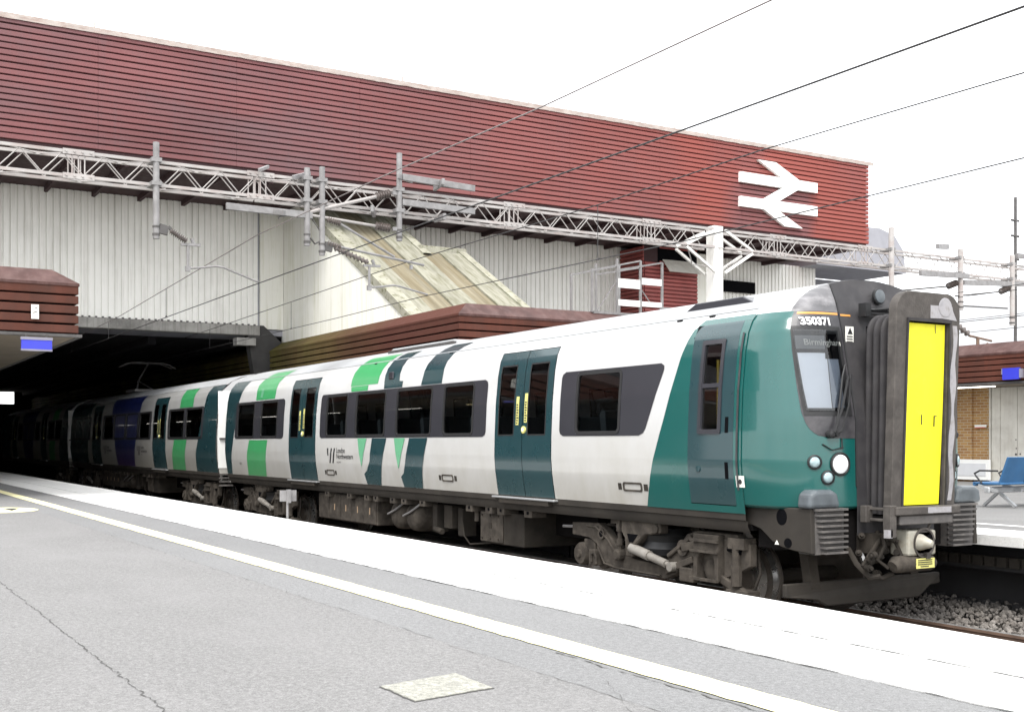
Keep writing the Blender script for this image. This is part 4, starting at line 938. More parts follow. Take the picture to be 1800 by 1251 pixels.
ZF, ZWB, ZWT, ZD = 1.2, 2.03, 2.86, 3.22
def bogie(parent, xc, front=1):
    bg_ = MB()
    X = lambda d: xc + d * front
    pr = [(-1.55, .90), (-.95, .92), (-.78, .84), (-.45, .58), (-.1, .52), (.33, .50), (.55, .62), (.82, .90), (1.0, .95), (1.68, .95), (1.72, .80), (1.50, .66),
          (1.28, .52), (.95, .48), (.82, .56), (.62, .42), (.40, .34), (.05, .36), (-.35, .36), (-.68, .37), (-.86, .46), (-1.0, .66), (-1.16, .72), (-1.55, .74)]
    fr = None
    for s in (-1, 1):
        b = MB().prism(pr, lambda a, c, t: (X(a), t, c), s * 1.02, s * 1.14)
        o = b.build('bogie_frame' if s < 0 else 'bogie_frame', 'dust', parent, bevel=.012, seg=2)
        if s < 0: fr = o
    f = fr
    y = -1.15
    # raised rims on the frame
    MB().tube([(X(-1.2), y, .88), (X(-.98), y, .87), (X(-.74), y, .74), (X(-.50), y, .53)], .018, 6).tube([(X(-.95), y, .62), (X(-.8), y, .42), (X(-.5), y, .385), (X(.35), y, .38)], .014, 6).build('frame_rib', 'dust', f)
    MB().lathe((X(-.86), y + .02, .79), (0, -1, 0), [(0, .07), (.035, .07), (.035, .045), (.01, .04)], 14).build('boss', 'dust', f, smooth=40)
    MB().lathe((X(-.86), y - .012, .79), (0, -1, 0), [(0, .04), (.004, .038)], 12).build('boss_hole', 'gap', f)
    # axle boxes, springs, wheels
    for d in (-1.36, 1.38):
        xx = X(d)
        for s in (-1, 1):
            wv = MB().lathe((xx, s * .68, .42), (0, s, 0), [(-.07, .40), (-.065, .455), (-.035, .455), (-.03, .425), (.06, .42), (.065, .405), (.066, .34), (.03, .30), (.03, .15), (.10, .14), (.10, .02)], 40)
            o = wv.build('wheel', 'wheel', parent, smooth=35)
            MB().lathe((xx, s * .68, .42), (0, s, 0), [(-.03, .4265), (.055, .4215)], 40).build('tread', 'tyre', o, smooth=60)
        MB().tube([(xx, -.75, .42), (xx, .75, .42)], .085, 12).build('axle', 'dust_dark', parent)
    xx = X(-1.36)
    a = MB().lathe((xx, -1.0, .50), (0, -1, 0), [(0, .15), (.12, .15), (.15, .13), (.16, .06), (.18, .05)], 16).build('axle_box', 'dust', parent, smooth=40)
    MB().box(min(X(-1.08), X(-.92)), max(X(-1.08), X(-.92)), -1.2, -1.0, .38, .58).tube([(X(-1.0), -1.21, .42), (X(-1.0), -1.21, .52), (X(-.94), -1.21, .55), (X(-.90), -1.21, .5), (X(-.90), -1.21, .4)], .022, 6).box(min(X(-1.3), X(-1.05)), max(X(-1.3), X(-1.05)), -1.12, -.9, .55, .70).build('axle_guide', 'dust', a, bevel=.008)
    MB().tube([(X(-1.55), -1.1, .84), (X(-1.82), -1.1, .83)], .02, 6).build('sensor_rod', 'galv', a)
    # front axle box assembly: arched housing
    x0 = 1.05
    arch = [(x0, .42), (x0, .93), (x0 + .42, .93), (x0 + .42, .42), (x0 + .36, .42)] + [(x0 + .21 + .15 * math.cos(t), .60 + .15 * math.sin(t)) for t in [math.pi * k / 8 for k in range(9)]] + [(x0 + .06, .42)]
    a2 = MB().prism(arch, lambda p, q, t: (X(p), t, q), -1.24, -1.1).build('axle_box', 'dust', parent, bevel=.008)
    MB().lathe((X(x0 + .21), -1.06, .53), (0, -1, 0), [(0, .13), (.08, .13), (.10, .10)], 14).build('bearing_cover', 'dust', a2, smooth=40)
    MB().bar((X(x0 - .02), -1.26, .86), (X(x0 + .44), -1.26, .86), .03, .03).bar((X(x0 - .02), -1.26, .74), (X(x0 + .44), -1.26, .74), .03, .025).bar((X(x0 - .02), -1.26, .43), (X(x0 + .44), -1.26, .43), .04, .03).build('edge_rail', 'dust', a2, kind='stuff')
    MB().prism([(x0 + .43, .90), (x0 + .85, .86), (x0 + .85, .62), (x0 + .62, .52), (x0 + .43, .45)], lambda p, q, t: (X(p), t, q), -1.16, -1.06).build('side_plate', 'dust', a2, bevel=.008)
    MB().tube([(X(x0 + .52), -1.168, .79), (X(x0 + .72), -1.168, .77)], .032, 8).build('slot', 'gap', a2)
    MB().lathe((X(x0 - .28), -1.1, .74), (0, -1, 0), [(0, .095), (.07, .095), (.07, .06), (.03, .055)], 14).build('boss', 'dust', a2, smooth=40)
    MB().bar((X(x0 - .28), -1.14, .74), (X(x0), -1.14, .80), .1, .1).bar((X(x0 - .55), -1.15, .62), (X(x0 - .12), -1.15, .88), .06, .05).bar((X(x0 - .6), -1.15, .44), (X(x0 - .1), -1.15, .62), .05, .08).box(min(X(x0 - .3), X(x0 - .05)), max(X(x0 - .3), X(x0 - .05)), -1.2, -1.1, .36, .52).build('link_arm', 'dust', a2, bevel=.01)
    MB().tube([(X(x0 + .66), -1.18, .86), (X(x0 + .66), -1.18, .40)], .05, 10).tube([(X(x0 + .66), -1.18, .62), (X(x0 + .66), -1.18, .40)], .062, 10).box(min(X(x0 + .56), X(x0 + .82)), max(X(x0 + .56), X(x0 + .82)), -1.22, -1.05, .80, .92).build('damper', 'dust', a2)
    MB().bar((X(x0 + .38), -1.16, .46), (X(x0 + .78), -1.14, .31), .07, .09).box(min(X(x0 + .50), X(x0 + .84)), max(X(x0 + .50), X(x0 + .84)), -1.2, -1.0, .27, .36).build('sand_pipe_bracket', 'dust', a2, bevel=.01)
    MB().tube([(X(x0 + .80), -1.0, .80), (X(x0 + .86), -1.02, .55), (X(x0 + .80), -1.06, .34), (X(x0 + .62), -1.1, .24), (X(x0 + .35), -1.1, .27)], .018, 6).build('hose', 'dust_dark', a2, smooth=60)
    # bolster bracket, yaw damper, air spring, vertical rod
    MB().prism([(-.35, 1.02), (.42, 1.02), (.42, .88), (.12, .84), (-.08, .70), (-.12, .56), (-.26, .56), (-.28, .78), (-.35, .86)], lambda p, q, t: (X(p), t, q), -1.22, -1.08).build('bolster_bracket', 'dust', f, bevel=.015)
    MB().prism([(-.22, .84), (.0, .84), (-.1, .74), (-.18, .74)], lambda p, q, t: (X(p), t, q), -1.224, -1.21).build('bracket_opening', 'gap', f)
    MB().lathe((X(.36), -1.2, .93), (0, -1, 0), [(0, .05), (.05, .05), (.05, .02)], 10).build('pin', 'dust_dark', f)
    MB().tube([(X(-.16), -1.2, .67), (X(.20), -1.2, .60)], .062, 12).tube([(X(.18), -1.2, .604), (X(.52), -1.2, .535)], .048, 12).tube([(X(.5), -1.2, .54), (X(.62), -1.2, .515)], .03, 8).lathe((X(.62), -1.13, .51), (0, -1, 0), [(0, .055), (.11, .055)], 10).build('yaw_damper', 'damper_grey', f, smooth=50)
    MB().tube([(X(-.44), -1.17, 1.0), (X(-.44), -1.17, .55)], .028, 8).lathe((X(-.44), -1.1, .56), (0, -1, 0), [(0, .075), (.12, .075), (.14, .05)], 12).tube([(X(-.44), -1.17, .95), (X(-.44), -1.17, .85)], .045, 8).tube([(X(-.44), -1.17, .76), (X(-.44), -1.17, .68)], .045, 8).box(min(X(-.62), X(-.42)), max(X(-.62), X(-.42)), -1.18, -1.0, .94, 1.03).build('levelling_rod', 'dust', f)
    MB().lathe((X(.1), -.85, .6), (0, 0, 1), [(0, .28), (.08, .31), (.16, .28), (.24, .31), (.32, .27)], 20).build('air_spring', 'rubber', f, smooth=40)
    MB().box(min(X(-.5), X(.6)), max(X(-.5), X(.6)), -1.0, 1.0, .45, .62).build('cross_beam', 'dust_dark', f)

def seat_mesh():
    b = MB().box(-.22, .22, -.45, .45, 1.5, 1.62)
    b.prism([(-.2, 1.55), (-.10, 1.55), (-.2, 2.34), (-.27, 2.36), (-.32, 2.30)], lambda a, c, t: (a, t, c), -.45, -.02)
    b.prism([(-.2, 1.55), (-.10, 1.55), (-.2, 2.34), (-.27, 2.36), (-.32, 2.30)], lambda a, c, t: (a, t, c), .02, .45)
    return proto(b, 'seat', 'seat')
SEAT = seat_mesh()

def carriage(label, x0, x1, doors, bands, stripes, xside1=None, detail=True, dcol='tr_teal', cabdoor=[], white='tr_white'):
    """x0..x1 body ends; doors [(xa,xb)]; bands [(xa,xb,slant,[(wa,wb)..])] glazing bands; stripes [(material,[(z,xl,xr)..])] on the near side"""
    xs1 = xside1 if xside1 is not None else x1
    t = thing('train_carriage', label, 'train carriage', ((x0 + x1) / 2, 0, 1.0), 'carriages of the green and white train')
    allw = [w for bd in bands for w in bd[3]]
    def free(excl, a=x0, c=xs1):
        out = []; p = a
        for (u, v) in sorted(excl):
            if u > p: out.append((p, u))
            p = max(p, v)
        if p < c: out.append((p, c))
        return out
    b = MB()
    for side in (-1, 1):
        for z0, z1, ex in ((ZF, ZWB + .03, doors + cabdoor), (ZWB + .03, ZWT - .03, doors + allw + cabdoor), (ZWT - .03, ZD, doors + cabdoor), (ZD, 3.36, [])):
            sg = free(ex); srows(b, lambda z, sg=sg: sg, z0, z1, 0, side)
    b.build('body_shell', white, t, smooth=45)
    b = MB(); r = []
    rp = [(z, w_(z)) for z in (3.36, 3.40, 3.45, 3.50, 3.54, 3.58, 3.61, 3.64, 3.66, 3.68, 3.69)]
    ring = [(-w, z) for z, w in rp] + [(w, z) for z, w in rp[::-1][1:]]
    for x in [x0 + (xs1 - x0) * i / 12 for i in range(13)]: r.append([(x, y, z) for y, z in ring])
    b.rows(r)
    b.build('roof', 'tr_roof', t, smooth=50)
    for side in (-1, 1):   # gutter line along the cant rail
        MB().tube([sp(x0 + .05, 3.37, .004, side), sp(xs1 - .05, 3.37, .004, side)], .010, 5).build('gutter', 'tr_roof', t)
    # ends
    prof = [(-w_(z), z) for z in [1.0, 1.2, 1.55, 2.05, 2.9, 3.22, 3.45, 3.61, 3.69]] + [(w_(z), z) for z in [3.61, 3.45, 3.22, 2.9, 2.05, 1.55, 1.2, 1.0]]
    for xx, s in ((x0, -1), (x1, 1)):
        if xx == x1 and xside1 is not None: continue
        MB().prism([(y * .985, z) for y, z in prof], lambda a, c, h: (h, a, c), xx - .04 * (s > 0) - .0, xx + .04 * (s < 0)).build('end_wall', 'tr_white', t)
    # solebar, floor, lining
    b = MB()
    for side in (-1, 1):
        b.rows([[(x0, side * (w_(1.2) + .002 - d), z), (xs1, side * (w_(1.2) + .002 - d), z)] for z, d in ((1.205, 0), (1.13, .005), (1.12, .03), (1.06, .035), (1.0, .07))])
    b.build('solebar', 'skirt', t, smooth=30)
    MB().box(x0 + .05, xs1, -1.24, 1.24, 1.02, 1.16).build('floor', 'under', t)
    MB().box(x0 + .06, xs1 - .05, -1.0, 1.0, 3.2, 3.26).build('ceiling', 'interior', t)
    # livery
    for k, (m, tab) in enumerate(stripes):
        zt = [q[0] for q in tab]; L_ = [(q[0], q[1]) for q in tab]; R_ = [(q[0], q[2]) for q in tab]
        b = MB(); z0, z1 = min(zt), max(zt)
        zs = sorted(set(zsamp(z0, z1, .07) + [z for z in zt]))
        b.rows([[sp(lerp(L_, z), z, .0025 + .0006 * k), sp(lerp(R_, z), z, .0025 + .0006 * k)] for z in zs])
        b.build('livery_stripe', m, t, smooth=50)
    # glazing bands
    for (a, c, sl, ws) in bands:
        for side in (-1, 1):
            b = MB(); off = .006; r_ = .09
            def lim(z): 
                i = rr_inset(z, ZWB, ZWT, r_); return a + i + sl[0] * (z - ZWB), c - i + sl[1] * (z - ZWB)
            zl, zh = ZWB + .03, ZWT - .03
            srows(b, lambda z: [lim(z)], ZWB, zl, off, side, .015); srows(b, lambda z: [lim(z)], zh, ZWT, off, side, .015)
            def segs(z):
                l, h = lim(z); out = []; p = l
                for u, v in ws: out.append((p, u)); p = v
                out.append((p, h)); return out
            srows(b, segs, zl, zh, off, side, .04)
            gb = b.build('glazing_band', 'band', t, smooth=50)
            for (u, v) in ws: window(t, u - .02, v + .02, zl - .015, zh + .015, side, .09, .045, off=.012)
    # doors: two leaves each, window, edge gaps, tread
    for (a, c) in doors:
        mid = (a + c) / 2
        for side in (-1, 1):
            b = MB(); srows(b, lambda z: [(a - .004, a + .012), (mid - .006, mid + .006), (c - .012, c + .004)], ZF, ZD, -.02, side)
            b.rows([[sp(a, ZD - .012, -.02, side), sp(c, ZD - .012, -.02, side)], [sp(a, ZD + .003, -.003, side), sp(c, ZD + .003, -.003, side)]])
            b.build('door_seal', 'gap', t)
            for (u, v, wl, wr) in ((a + .012, mid - .006, a + .10, mid - .23), (mid + .006, c - .012, mid + .14, c - .16)):
                b = MB()
                zl, zh = 2.05, 3.02
                srows(b, lambda z: [(u, v)], ZF + .01, zl, .002, side); srows(b, lambda z: [(u, wl), (wr, v)], zl, zh, .002, side); srows(b, lambda z: [(u, v)], zh, ZD - .012, .002, side)
                dl = b.build('door', dcol, t, smooth=50)
                b = MB(); srows(b, lambda z: [(wl - .01, wr + .01)], zl - .01, zh + .01, -.004, side); b.build('door_window', 'glass', dl, smooth=50)
                b = MB(); srows(b, lambda z: [(wl - .012, wl + .012), (wr - .012, wr + .012)], zl, zh, .004, side); srows(b, lambda z: [(wl, wr)], zh - .01, zh + .012, .004, side); srows(b, lambda z: [(wl, wr)], zl - .012, zl + .01, .004, side); b.build('window_seal', 'rubber', dl)
            if side < 0:
                # yellow strips with a row of black letter-like blocks, round button
                for sx, z0, z1 in ((mid - .17, 2.19, 2.58), (mid + .05, 2.22, 2.62)):
                    b = MB(); srows(b, lambda z: [(sx, sx + .075)], z0, z1, .0065, side); o = b.build('warning_strip', 'label_yellow', t)
                    b = MB(); k = 0; z = z0 + .015
                    while z < z1 - .12:
                        b.rows([[sp(sx + .012, z, .008), sp(sx + .05 + .012 * (k % 3), z, .008)], [sp(sx + .012, z + .022, .008), sp(sx + .05 + .01 * ((k + 1) % 2), z + .022, .008)]]); z += .036; k += 1
                    b.build('strip_lettering', 'ink', o)
                bt = MB().lathe(sp(mid + .055, 2.12, .002), (0, -1, 0), [(0, .05), (.02, .05), (.024, .035)], 16).build('door_button', 'label_yellow', t, smooth=40)
                MB().lathe(sp(mid + .055, 2.12, .026), (0, -1, 0), [(0, .025), (.006, .022)], 12).build('button_face', 'emblem', bt)
            MB().box(a - .08, c + .06, side * 1.40 - (.10 if side > 0 else 0), side * 1.40 + (.10 if side < 0 else 0), 1.165, 1.19).build('door_step', 'steel', t, bevel=.006)
            MB().box(a + .1, c - .1, side * 1.385 - (.10 if side > 0 else 0), side * 1.385 + (.10 if side < 0 else 0), 1.10, 1.162).build('step_bracket', 'dust_dark', t)
    # seats
    if detail:
        x = x0 + .9
        while x < xs1 - 1.2:
            if not any(a - .5 < x < c + .5 for a, c in doors):
                for y in (-.72, .72): piece(SEAT, 'seat', t, (x, y, 0))
            x += .86
    return t

def underframe(t, xf, boxes=True):
    """equipment under the floor, xf = front reference (0 for the leading carriage)"""
    X = lambda x: xf + x
    c = MB().box(X(-13.9), X(-11.1), -1.14, -.2, .46, .96).build('equipment_case', 'dust', t, bevel=.012)
    for i in range(5):
        pnl = MB().box(X(-13.88 + i * .556), X(-13.88 + i * .556 + .54), -1.158, -1.138, .48, .94).build('case_panel', 'dust', c, bevel=.004)
        if i > 0: MB().box(X(-13.88 + i * .556 + .25), X(-13.88 + i * .556 + .285), -1.162, -1.157, .65, .77).build('case_label', 'case_tag', c)
    for xx in (-10.42, -9.80):
        tk = MB().lathe((X(xx), -.1, .70), (0, -1, 0), [(0, .26), (.85, .26), (.94, .24), (1.0, .18), (1.03, .08), (1.035, .01)], 22).build('air_tank', 'dust', t, smooth=50)
        MB().tube([(X(xx + .3), -1.05, .93), (X(xx + .1), -1.16, .78), (X(xx - .2), -1.15, .70)], .018, 6).build('hose', 'galv', tk, smooth=60)
    v = MB().box(X(-8.95), X(-8.80), -1.12, -.9, .5, .95).box(X(-8.62), X(-8.35), -1.08, -.8, .58, .95).box(X(-8.2), X(-8.05), -1.05, -.8, .48, .92).tube([(X(-8.9), -1.1, .55), (X(-8.6), -1.12, .52)], .05, 8).tube([(X(-8.0), -1.08, .75), (X(-7.9), -1.1, .5), (X(-7.8), -1.05, .38), (X(-7.4), -.9, .42)], .016, 5)
    v.build('valve_gear', 'dust_dark', t, bevel=.008, kind='stuff')
    c2 = MB().box(X(-7.30), X(-6.05), -1.14, .2, .46, .93).build('equipment_case', 'dust_dark', t, bevel=.01)
    MB().box(X(-7.28), X(-6.62), -1.158, -1.14, .48, .92).build('case_panel', 'dust', c2, bevel=.006)
    bb = MB()
    for dx in (.06, .3, .54):
        for zz in (.53, .87): bb.lathe((X(-7.28 + dx), -1.158, zz), (0, -1, 0), [(0, .014), (.012, .014)], 8)
    bb.box(X(-7.02), X(-6.94), -1.166, -1.157, .68, .76); bb.build('case_bolt', 'dust_dark', c2)
    m = proto(MB().box(-.1, .1, -1.26, -1.02, .91, 1.03), 'pipe_bracket', 'dust')
    m2 = proto(MB().box(-.025, .025, -1.266, -1.255, .95, .99), 'bracket_hole', 'gap')
    for xx in (-13.2, -12.1, -11.3, -10.9, -10.2, -9.75, -9.05, -7.45, -6.85, -6.5, -5.75):
        p = piece(m, 'pipe_bracket', t, (X(xx), 0, 0)); piece(m2, 'bracket_hole', p, (X(xx), 0, 0))
    MB().tube([(X(-7.42), -1.14, .92), (X(-7.42), -1.14, .76)], .04, 8).build('pipe_end', 'dust', t)
    MB().box(X(-18), X(-5.0), -.6, .6, .62, 1.0).build('centre_sill', 'under', t)

# --- leading carriage (white with teal cab and green arrows)
near_stripes = [
    ('tr_teal', [(1.21, -19.34, -18.97), (1.64, -19.34, -18.86), (1.99, -19.34, -18.72), (2.9, -19.34, -18.45), (3.36, -19.34, -18.2)]),
    ('tr_green', [(1.21, -17.77, -16.52), (1.64, -17.72, -16.42), (2.0, -17.54, -16.3)]),
    ('tr_green', [(2.88, -17.22, -15.97), (3.24, -17.3, -15.98), (3.50, -17.1, -15.85)]),
    ('tr_green', [(2.97, -11.86, -10.66), (3.36, -11.86, -10.6), (3.50, -11.8, -10.55)]),
    ('tr_green', [(2.87, -11.80, -11.06), (2.96, -11.83, -11.06)]),
    ('tr_teal', [(2.87, -10.36, -9.63), (2.97, -10.38, -9.63), (2.98, -10.39, -9.78), (3.36, -10.42, -9.85), (3.50, -10.36, -9.8)]),
    ('tr_teal', [(2.87, -8.92, -8.19), (3.18, -8.86, -8.19), (3.36, -8.80, -8.15), (3.52, -8.7, -8.05)]),
    ('tr_palegreen', [(1.53, -11.24, -11.22), (1.70, -11.29, -11.13), (2.02, -11.38, -10.98)]),
    ('tr_teal', [(1.21, -11.07, -10.48), (1.39, -11.15, -10.42), (1.45, -11.02, -10.40), (1.61, -10.86, -10.33), (2.02, -10.74, -10.14)]),
    ('tr_palegreen', [(1.52, -9.69, -9.67), (1.70, -9.74, -9.57), (2.02, -9.83, -9.41)]),
    ('tr_teal', [(1.21, -9.55, -8.86), (1.38, -9.62, -8.82), (1.44, -9.50, -8.81), (1.56, -9.43, -8.77), (2.02, -9.24, -8.58)]),
    ('cab_teal', [(1.2, -2.93, -2.11), (1.69, -2.76, -2.11), (2.2, -2.56, -2.11), (2.95, -2.29, -2.11), (3.2, -2.17, -2.11), (3.23, -2.12, -2.11)]),
    ('cab_teal', [(1.2, -1.37, -1.24), (3.25, -1.37, -1.24)]),
    ('cab_teal', [(1.2, -2.12, -1.36), (1.275, -2.12, -1.36)]),
    ('cab_teal', [(3.235, -2.12, -1.24), (3.30, -2.07, -1.24)]),
]
c1d = [(-14.97, -13.46), (-6.44, -4.93)]
c1b = [(-18.62, -15.30, (0, 0), [(-18.45, -17.25), (-16.78, -15.72)]),
       (-13.24, -6.70, (0, 0), [(-12.92, -11.92), (-11.50, -10.24), (-9.78, -8.48), (-8.06, -7.10)]),
       (-4.74, -2.93, (0, .44), [(-4.36, -3.42)])]
XC = -1.25
T1 = carriage('leading white carriage with bright teal cab, yellow gangway door and number 350371', -19.35, XC, c1d, c1b, near_stripes, xside1=XC, cabdoor=[(-2.11, -1.37)])
underframe(T1, 0)
bogie(T1, -3.27, 1); bogie(T1, -17.2, 1)

# cab: side curves round to the front in plan, raked back towards the top
XF_T = [(1.2, -.42), (2.2, -.44), (3.1, -.62), (3.4, -.70), (3.62, -.80)]
YI = .575; NE = 2.7
def cab_pt(a, z, off=0, side=-1):
    xf = lerp(XF_T, z); w = w_(z); c, s = max(0, math.cos(a)), max(0, math.sin(a))
    x = XC + (xf - XC) * s ** (2 / NE); y = YI + (w - YI) * c ** (2 / NE)
    # normal in plan from the implicit superellipse
    nx = s ** (2 - 2 / NE) / max(.05, (xf - XC)); ny = c ** (2 - 2 / NE) / max(.05, (w - YI)); l = math.hypot(nx, ny) or 1
    return (x + off * nx / l, side * (y + off * ny / l), z)
def a_of(z, y): return math.acos(max(0, min(1, ((y - YI) / max(.01, w_(z) - YI)))) ** (NE / 2))
ZC = [1.2, 1.3, 1.45, 1.6, 1.75, 1.9, 1.98, 2.05, 2.15, 2.3, 2.5, 2.7, 2.9, 3.05, 3.15, 3.22, 3.28, 3.34, 3.4, 3.45, 3.5, 3.54, 3.58, 3.61]
AB = R(42)
def arows(b, z0, z1, a0, a1, off, side, na=14, step=.06):
    zs = zsamp(z0, z1, step)
    f0 = a0 if callable(a0) else (lambda z: a0); f1 = a1 if callable(a1) else (lambda z: a1)
    b.rows([[cab_pt(f0(z) + (f1(z) - f0(z)) * i / na, z, off, side) for i in range(na + 1)] for z in zs])
for side in (-1, 1):
    b = MB(); arows(b, 1.3, 3.30, 0, R(90), 0, side, 30); cab = b.build('cab_side', 'cab_teal', T1, smooth=60)
    b = MB(); arows(b, 3.30, 3.61, 0, AB - R(4), 0, side, 16); b.build('cab_roof_edge', 'tr_white', T1, smooth=60)
    b = MB(); arows(b, 3.30, 3.612, AB - R(4), R(90), .002, side, 16); b.build('cab_dome', 'dome', T1, smooth=60)
    # black mask round the windscreen, rounded lower corner
    b = MB(); arows(b, 1.99, 3.30, lambda z: AB + R(7) * max(0, min(1, (3.2 - z) / 1.0)) + (R(24) * (rr_inset(z, 1.99, 9, .3) / .3)), R(90), .005, side, 20, .03)
    mask = b.build('cab_mask', 'black', T1, smooth=60)
    # windscreen: rubber surround, glass with blind and destination display behind
    W0, W1 = 2.27, 3.10; A0 = lambda z: R(45 + 8 * (3.1 - z) / .83); A1 = R(86.5)
    b = MB(); arows(b, W0 - .05, W1 + .04, lambda z: A0(z) - R(2.6), A1 + R(2), .012, side, 20, .04); ws = b.build('windscreen', 'rubber', T1, smooth=60)
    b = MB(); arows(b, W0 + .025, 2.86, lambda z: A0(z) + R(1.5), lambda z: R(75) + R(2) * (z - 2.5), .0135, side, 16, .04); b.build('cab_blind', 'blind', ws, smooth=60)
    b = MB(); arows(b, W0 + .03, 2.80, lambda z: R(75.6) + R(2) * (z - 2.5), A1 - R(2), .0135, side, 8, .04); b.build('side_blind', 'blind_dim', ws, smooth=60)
    b = MB(); arows(b, 2.80, 3.06, lambda z: R(74) + R(5) * (z - 2.8), A1 - R(1), .0150, side, 8, .04); b.build('sun_visor', 'gap', ws, smooth=60)
    b = MB(); arows(b, 2.90, 3.04, lambda z: A0(z) + R(1), R(76), .0135, side, 16, .04); b.build('destination_display', 'disp', ws, smooth=60)
    b = MB(); arows(b, W0, W1, A0, A1, .021, side, 20, .04); b.build('windscreen_glass', 'ws_glass', ws, smooth=60)
    # text on the curved front
    def wrap(s, size, y_start, z, off, bold, m, parent, name):
        vs, fs = text_mesh(s, size, bold); wd = max(v.x for v in vs)
        def mp(v):
            yy = y_start - v.x if side < 0 else y_start + v.x
            zz = z + v.y; return cab_pt(a_of(zz, yy), zz, off, side)
        MB().add([mp(v) for v in vs], fs).build(name, m, parent)
    if side < 0:
        wrap('350371', .110, 1.06, 3.155, .022, .0042, 'numwhite', mask, 'number')
        wrap('Birmingham', .088, 1.07, 2.942, .0175, .001, 'disp_txt', ws, 'display_text')
    b = MB(); arows(b, 3.268, 3.29, AB + R(4), R(89), .008, side, 16, .02); b.build('orange_line', 'orange', mask)
    # lamps
    for (y, z, r, m, rim) in ((.80, 1.73, .098, 'lens', .122), (1.075, 1.75, .056, 'lens_dim', .075), (.945, 1.595, .056, 'lens_dim', .075)):
        p = Vector(cab_pt(a_of(z, y), z, 0, side)); q = Vector(cab_pt(a_of(z, y), z, .1, side)); d = (q - p).normalized()
        lm = MB().lathe(p - d * .02, d, [(0, rim), (.034, rim), (.04, rim - .012), (.028, r + .004), (.01, r)], 26).build('headlight' if r > .09 else 'marker_light', 'rubber', T1, smooth=40)
        MB().lathe(p - d * .015, d, [(0, r), (.030, r * .97), (.040, r * .7), (.045, r * .3), (.046, .001)], 24).build('lens', m, lm, smooth=60)
    # wiper
    def wpt(y, z, off): return cab_pt(a_of(z, y), z, off, side)
    wp = MB().tube([wpt(.93, 2.03, .03), wpt(.90, 2.05, .06), wpt(.80, 2.30, .075), wpt(.665, 2.62, .07)], .013, 6).tube([wpt(.86, 2.04, .03), wpt(.82, 2.06, .06), wpt(.72, 2.32, .075), wpt(.62, 2.64, .07)], .010, 6)
    wp.tube([wpt(.87, 2.09, .045), wpt(.82, 2.30, .05), wpt(.72, 2.62, .05), wpt(.66, 2.74, .05)], .012, 6)
    wp.build('wiper', 'rubber', ws)
    MB().lathe(wpt(.93, 2.03, 0), (1, 0, 0), [(0, .04), (.06, .04), (.07, .02)], 12).lathe(wpt(.86, 2.035, 0), (1, 0, 0), [(0, .03), (.05, .03)], 10).build('wiper_pivot', 'rubber', ws)
    MB().tube([wpt(1.0, 1.93, .01), wpt(.9, 1.87, .02), wpt(.76, 1.9, .01)], .007, 5).tube([wpt(.78, 1.99, .01), wpt(.78, 1.88, .015)], .007, 5).build('washer_hose', 'rubber', cab)
    # cab bottom lip
    b = MB(); r = []
    for i in range(20):
        a = R(90) * i / 19
        p = cab_pt(a, 1.3, 0, side); q = cab_pt(a, 1.27, -.02, side); s_ = cab_pt(a, 1.27, -.3, side)
        r.append([p, q, s_])
    b.rows(r).build('cab_underside', 'cab_teal', T1, smooth=60)
    b = MB(); b.rows([[sp(x, z, 0, side) for x in (-1.26, XC)] for z in (1.2, 1.3)])
    b.build('cab_corner', 'cab_teal', T1)
# cab side door, both sides
for side in (-1, 1):
    da, dc = -2.09, -1.38
    b = MB(); srows(b, lambda z: [(da - .035, da + .01), (dc - .01, dc + .03)], 1.27, 3.25, .0075, side); srows(b, lambda z: [(da - .035, dc + .03)], 1.27, 1.3, .0078, side); srows(b, lambda z: [(da - .035, dc + .03)], 3.2, 3.252, .0078, side)
    o = b.build('cab_door_seal', 'gap', T1, smooth=50)
    b = MB(); e = .018
    wx0, wx1, wz0, wz1 = -1.92, -1.58, 2.06, 3.04
    srows(b, lambda z: [(da - e + .0, dc + e)], 1.285, wz0, .011, side); srows(b, lambda z: [(da - e, wx0), (wx1, dc + e)], wz0, wz1, .011, side); srows(b, lambda z: [(da - e + rr_inset(z, 0, 3.24, .12), dc + e)], wz1, 3.238, .011, side, .03)
    cd = b.build('cab_door', 'tr_teal', T1, smooth=50)
    window(T1, wx0 - .02, wx1 + .02, wz0 - .02, wz1 + .02, side, .02, .05, gm='clear', fm='band', off=.024, name='cab_door_window')
    b = MB(); srows(b, lambda z: [(wx0 + .02, wx1 - .02)], 2.54, 2.585, .02, side); b.build('window_rail', 'band', cd)
    b = MB(); srows(b, lambda z: [(dc - .115, dc - .06)], 2.05, 2.22, .0125, side); srows(b, lambda z: [(dc - .115, dc - .06)], 1.56, 1.74, .0125, side); b.build('door_handle', 'gap', cd, kind='stuff')
    MB().lathe(sp(-1.93, 1.66, .008, side), (0, side, 0), [(0, .035), (.012, .035), (.014, .02)], 12).build('door_lock', 'tr_teal', cd)
    b = MB(); srows(b, lambda z: [(dc + .07, dc + .10)], 1.45, 3.1, .02, side); b.build('grab_rail', 'black', cd)
MB().box(-2.34, -2.28, -1.2, 1.2, 1.16, 3.2).build('cab_partition', 'pale_wall', T1)
MB().tube([(-1.80, -1.22, 1.2), (-1.80, -1.22, 2.85)], .026, 8).build('grab_pole', 'pole_yellow', T1)
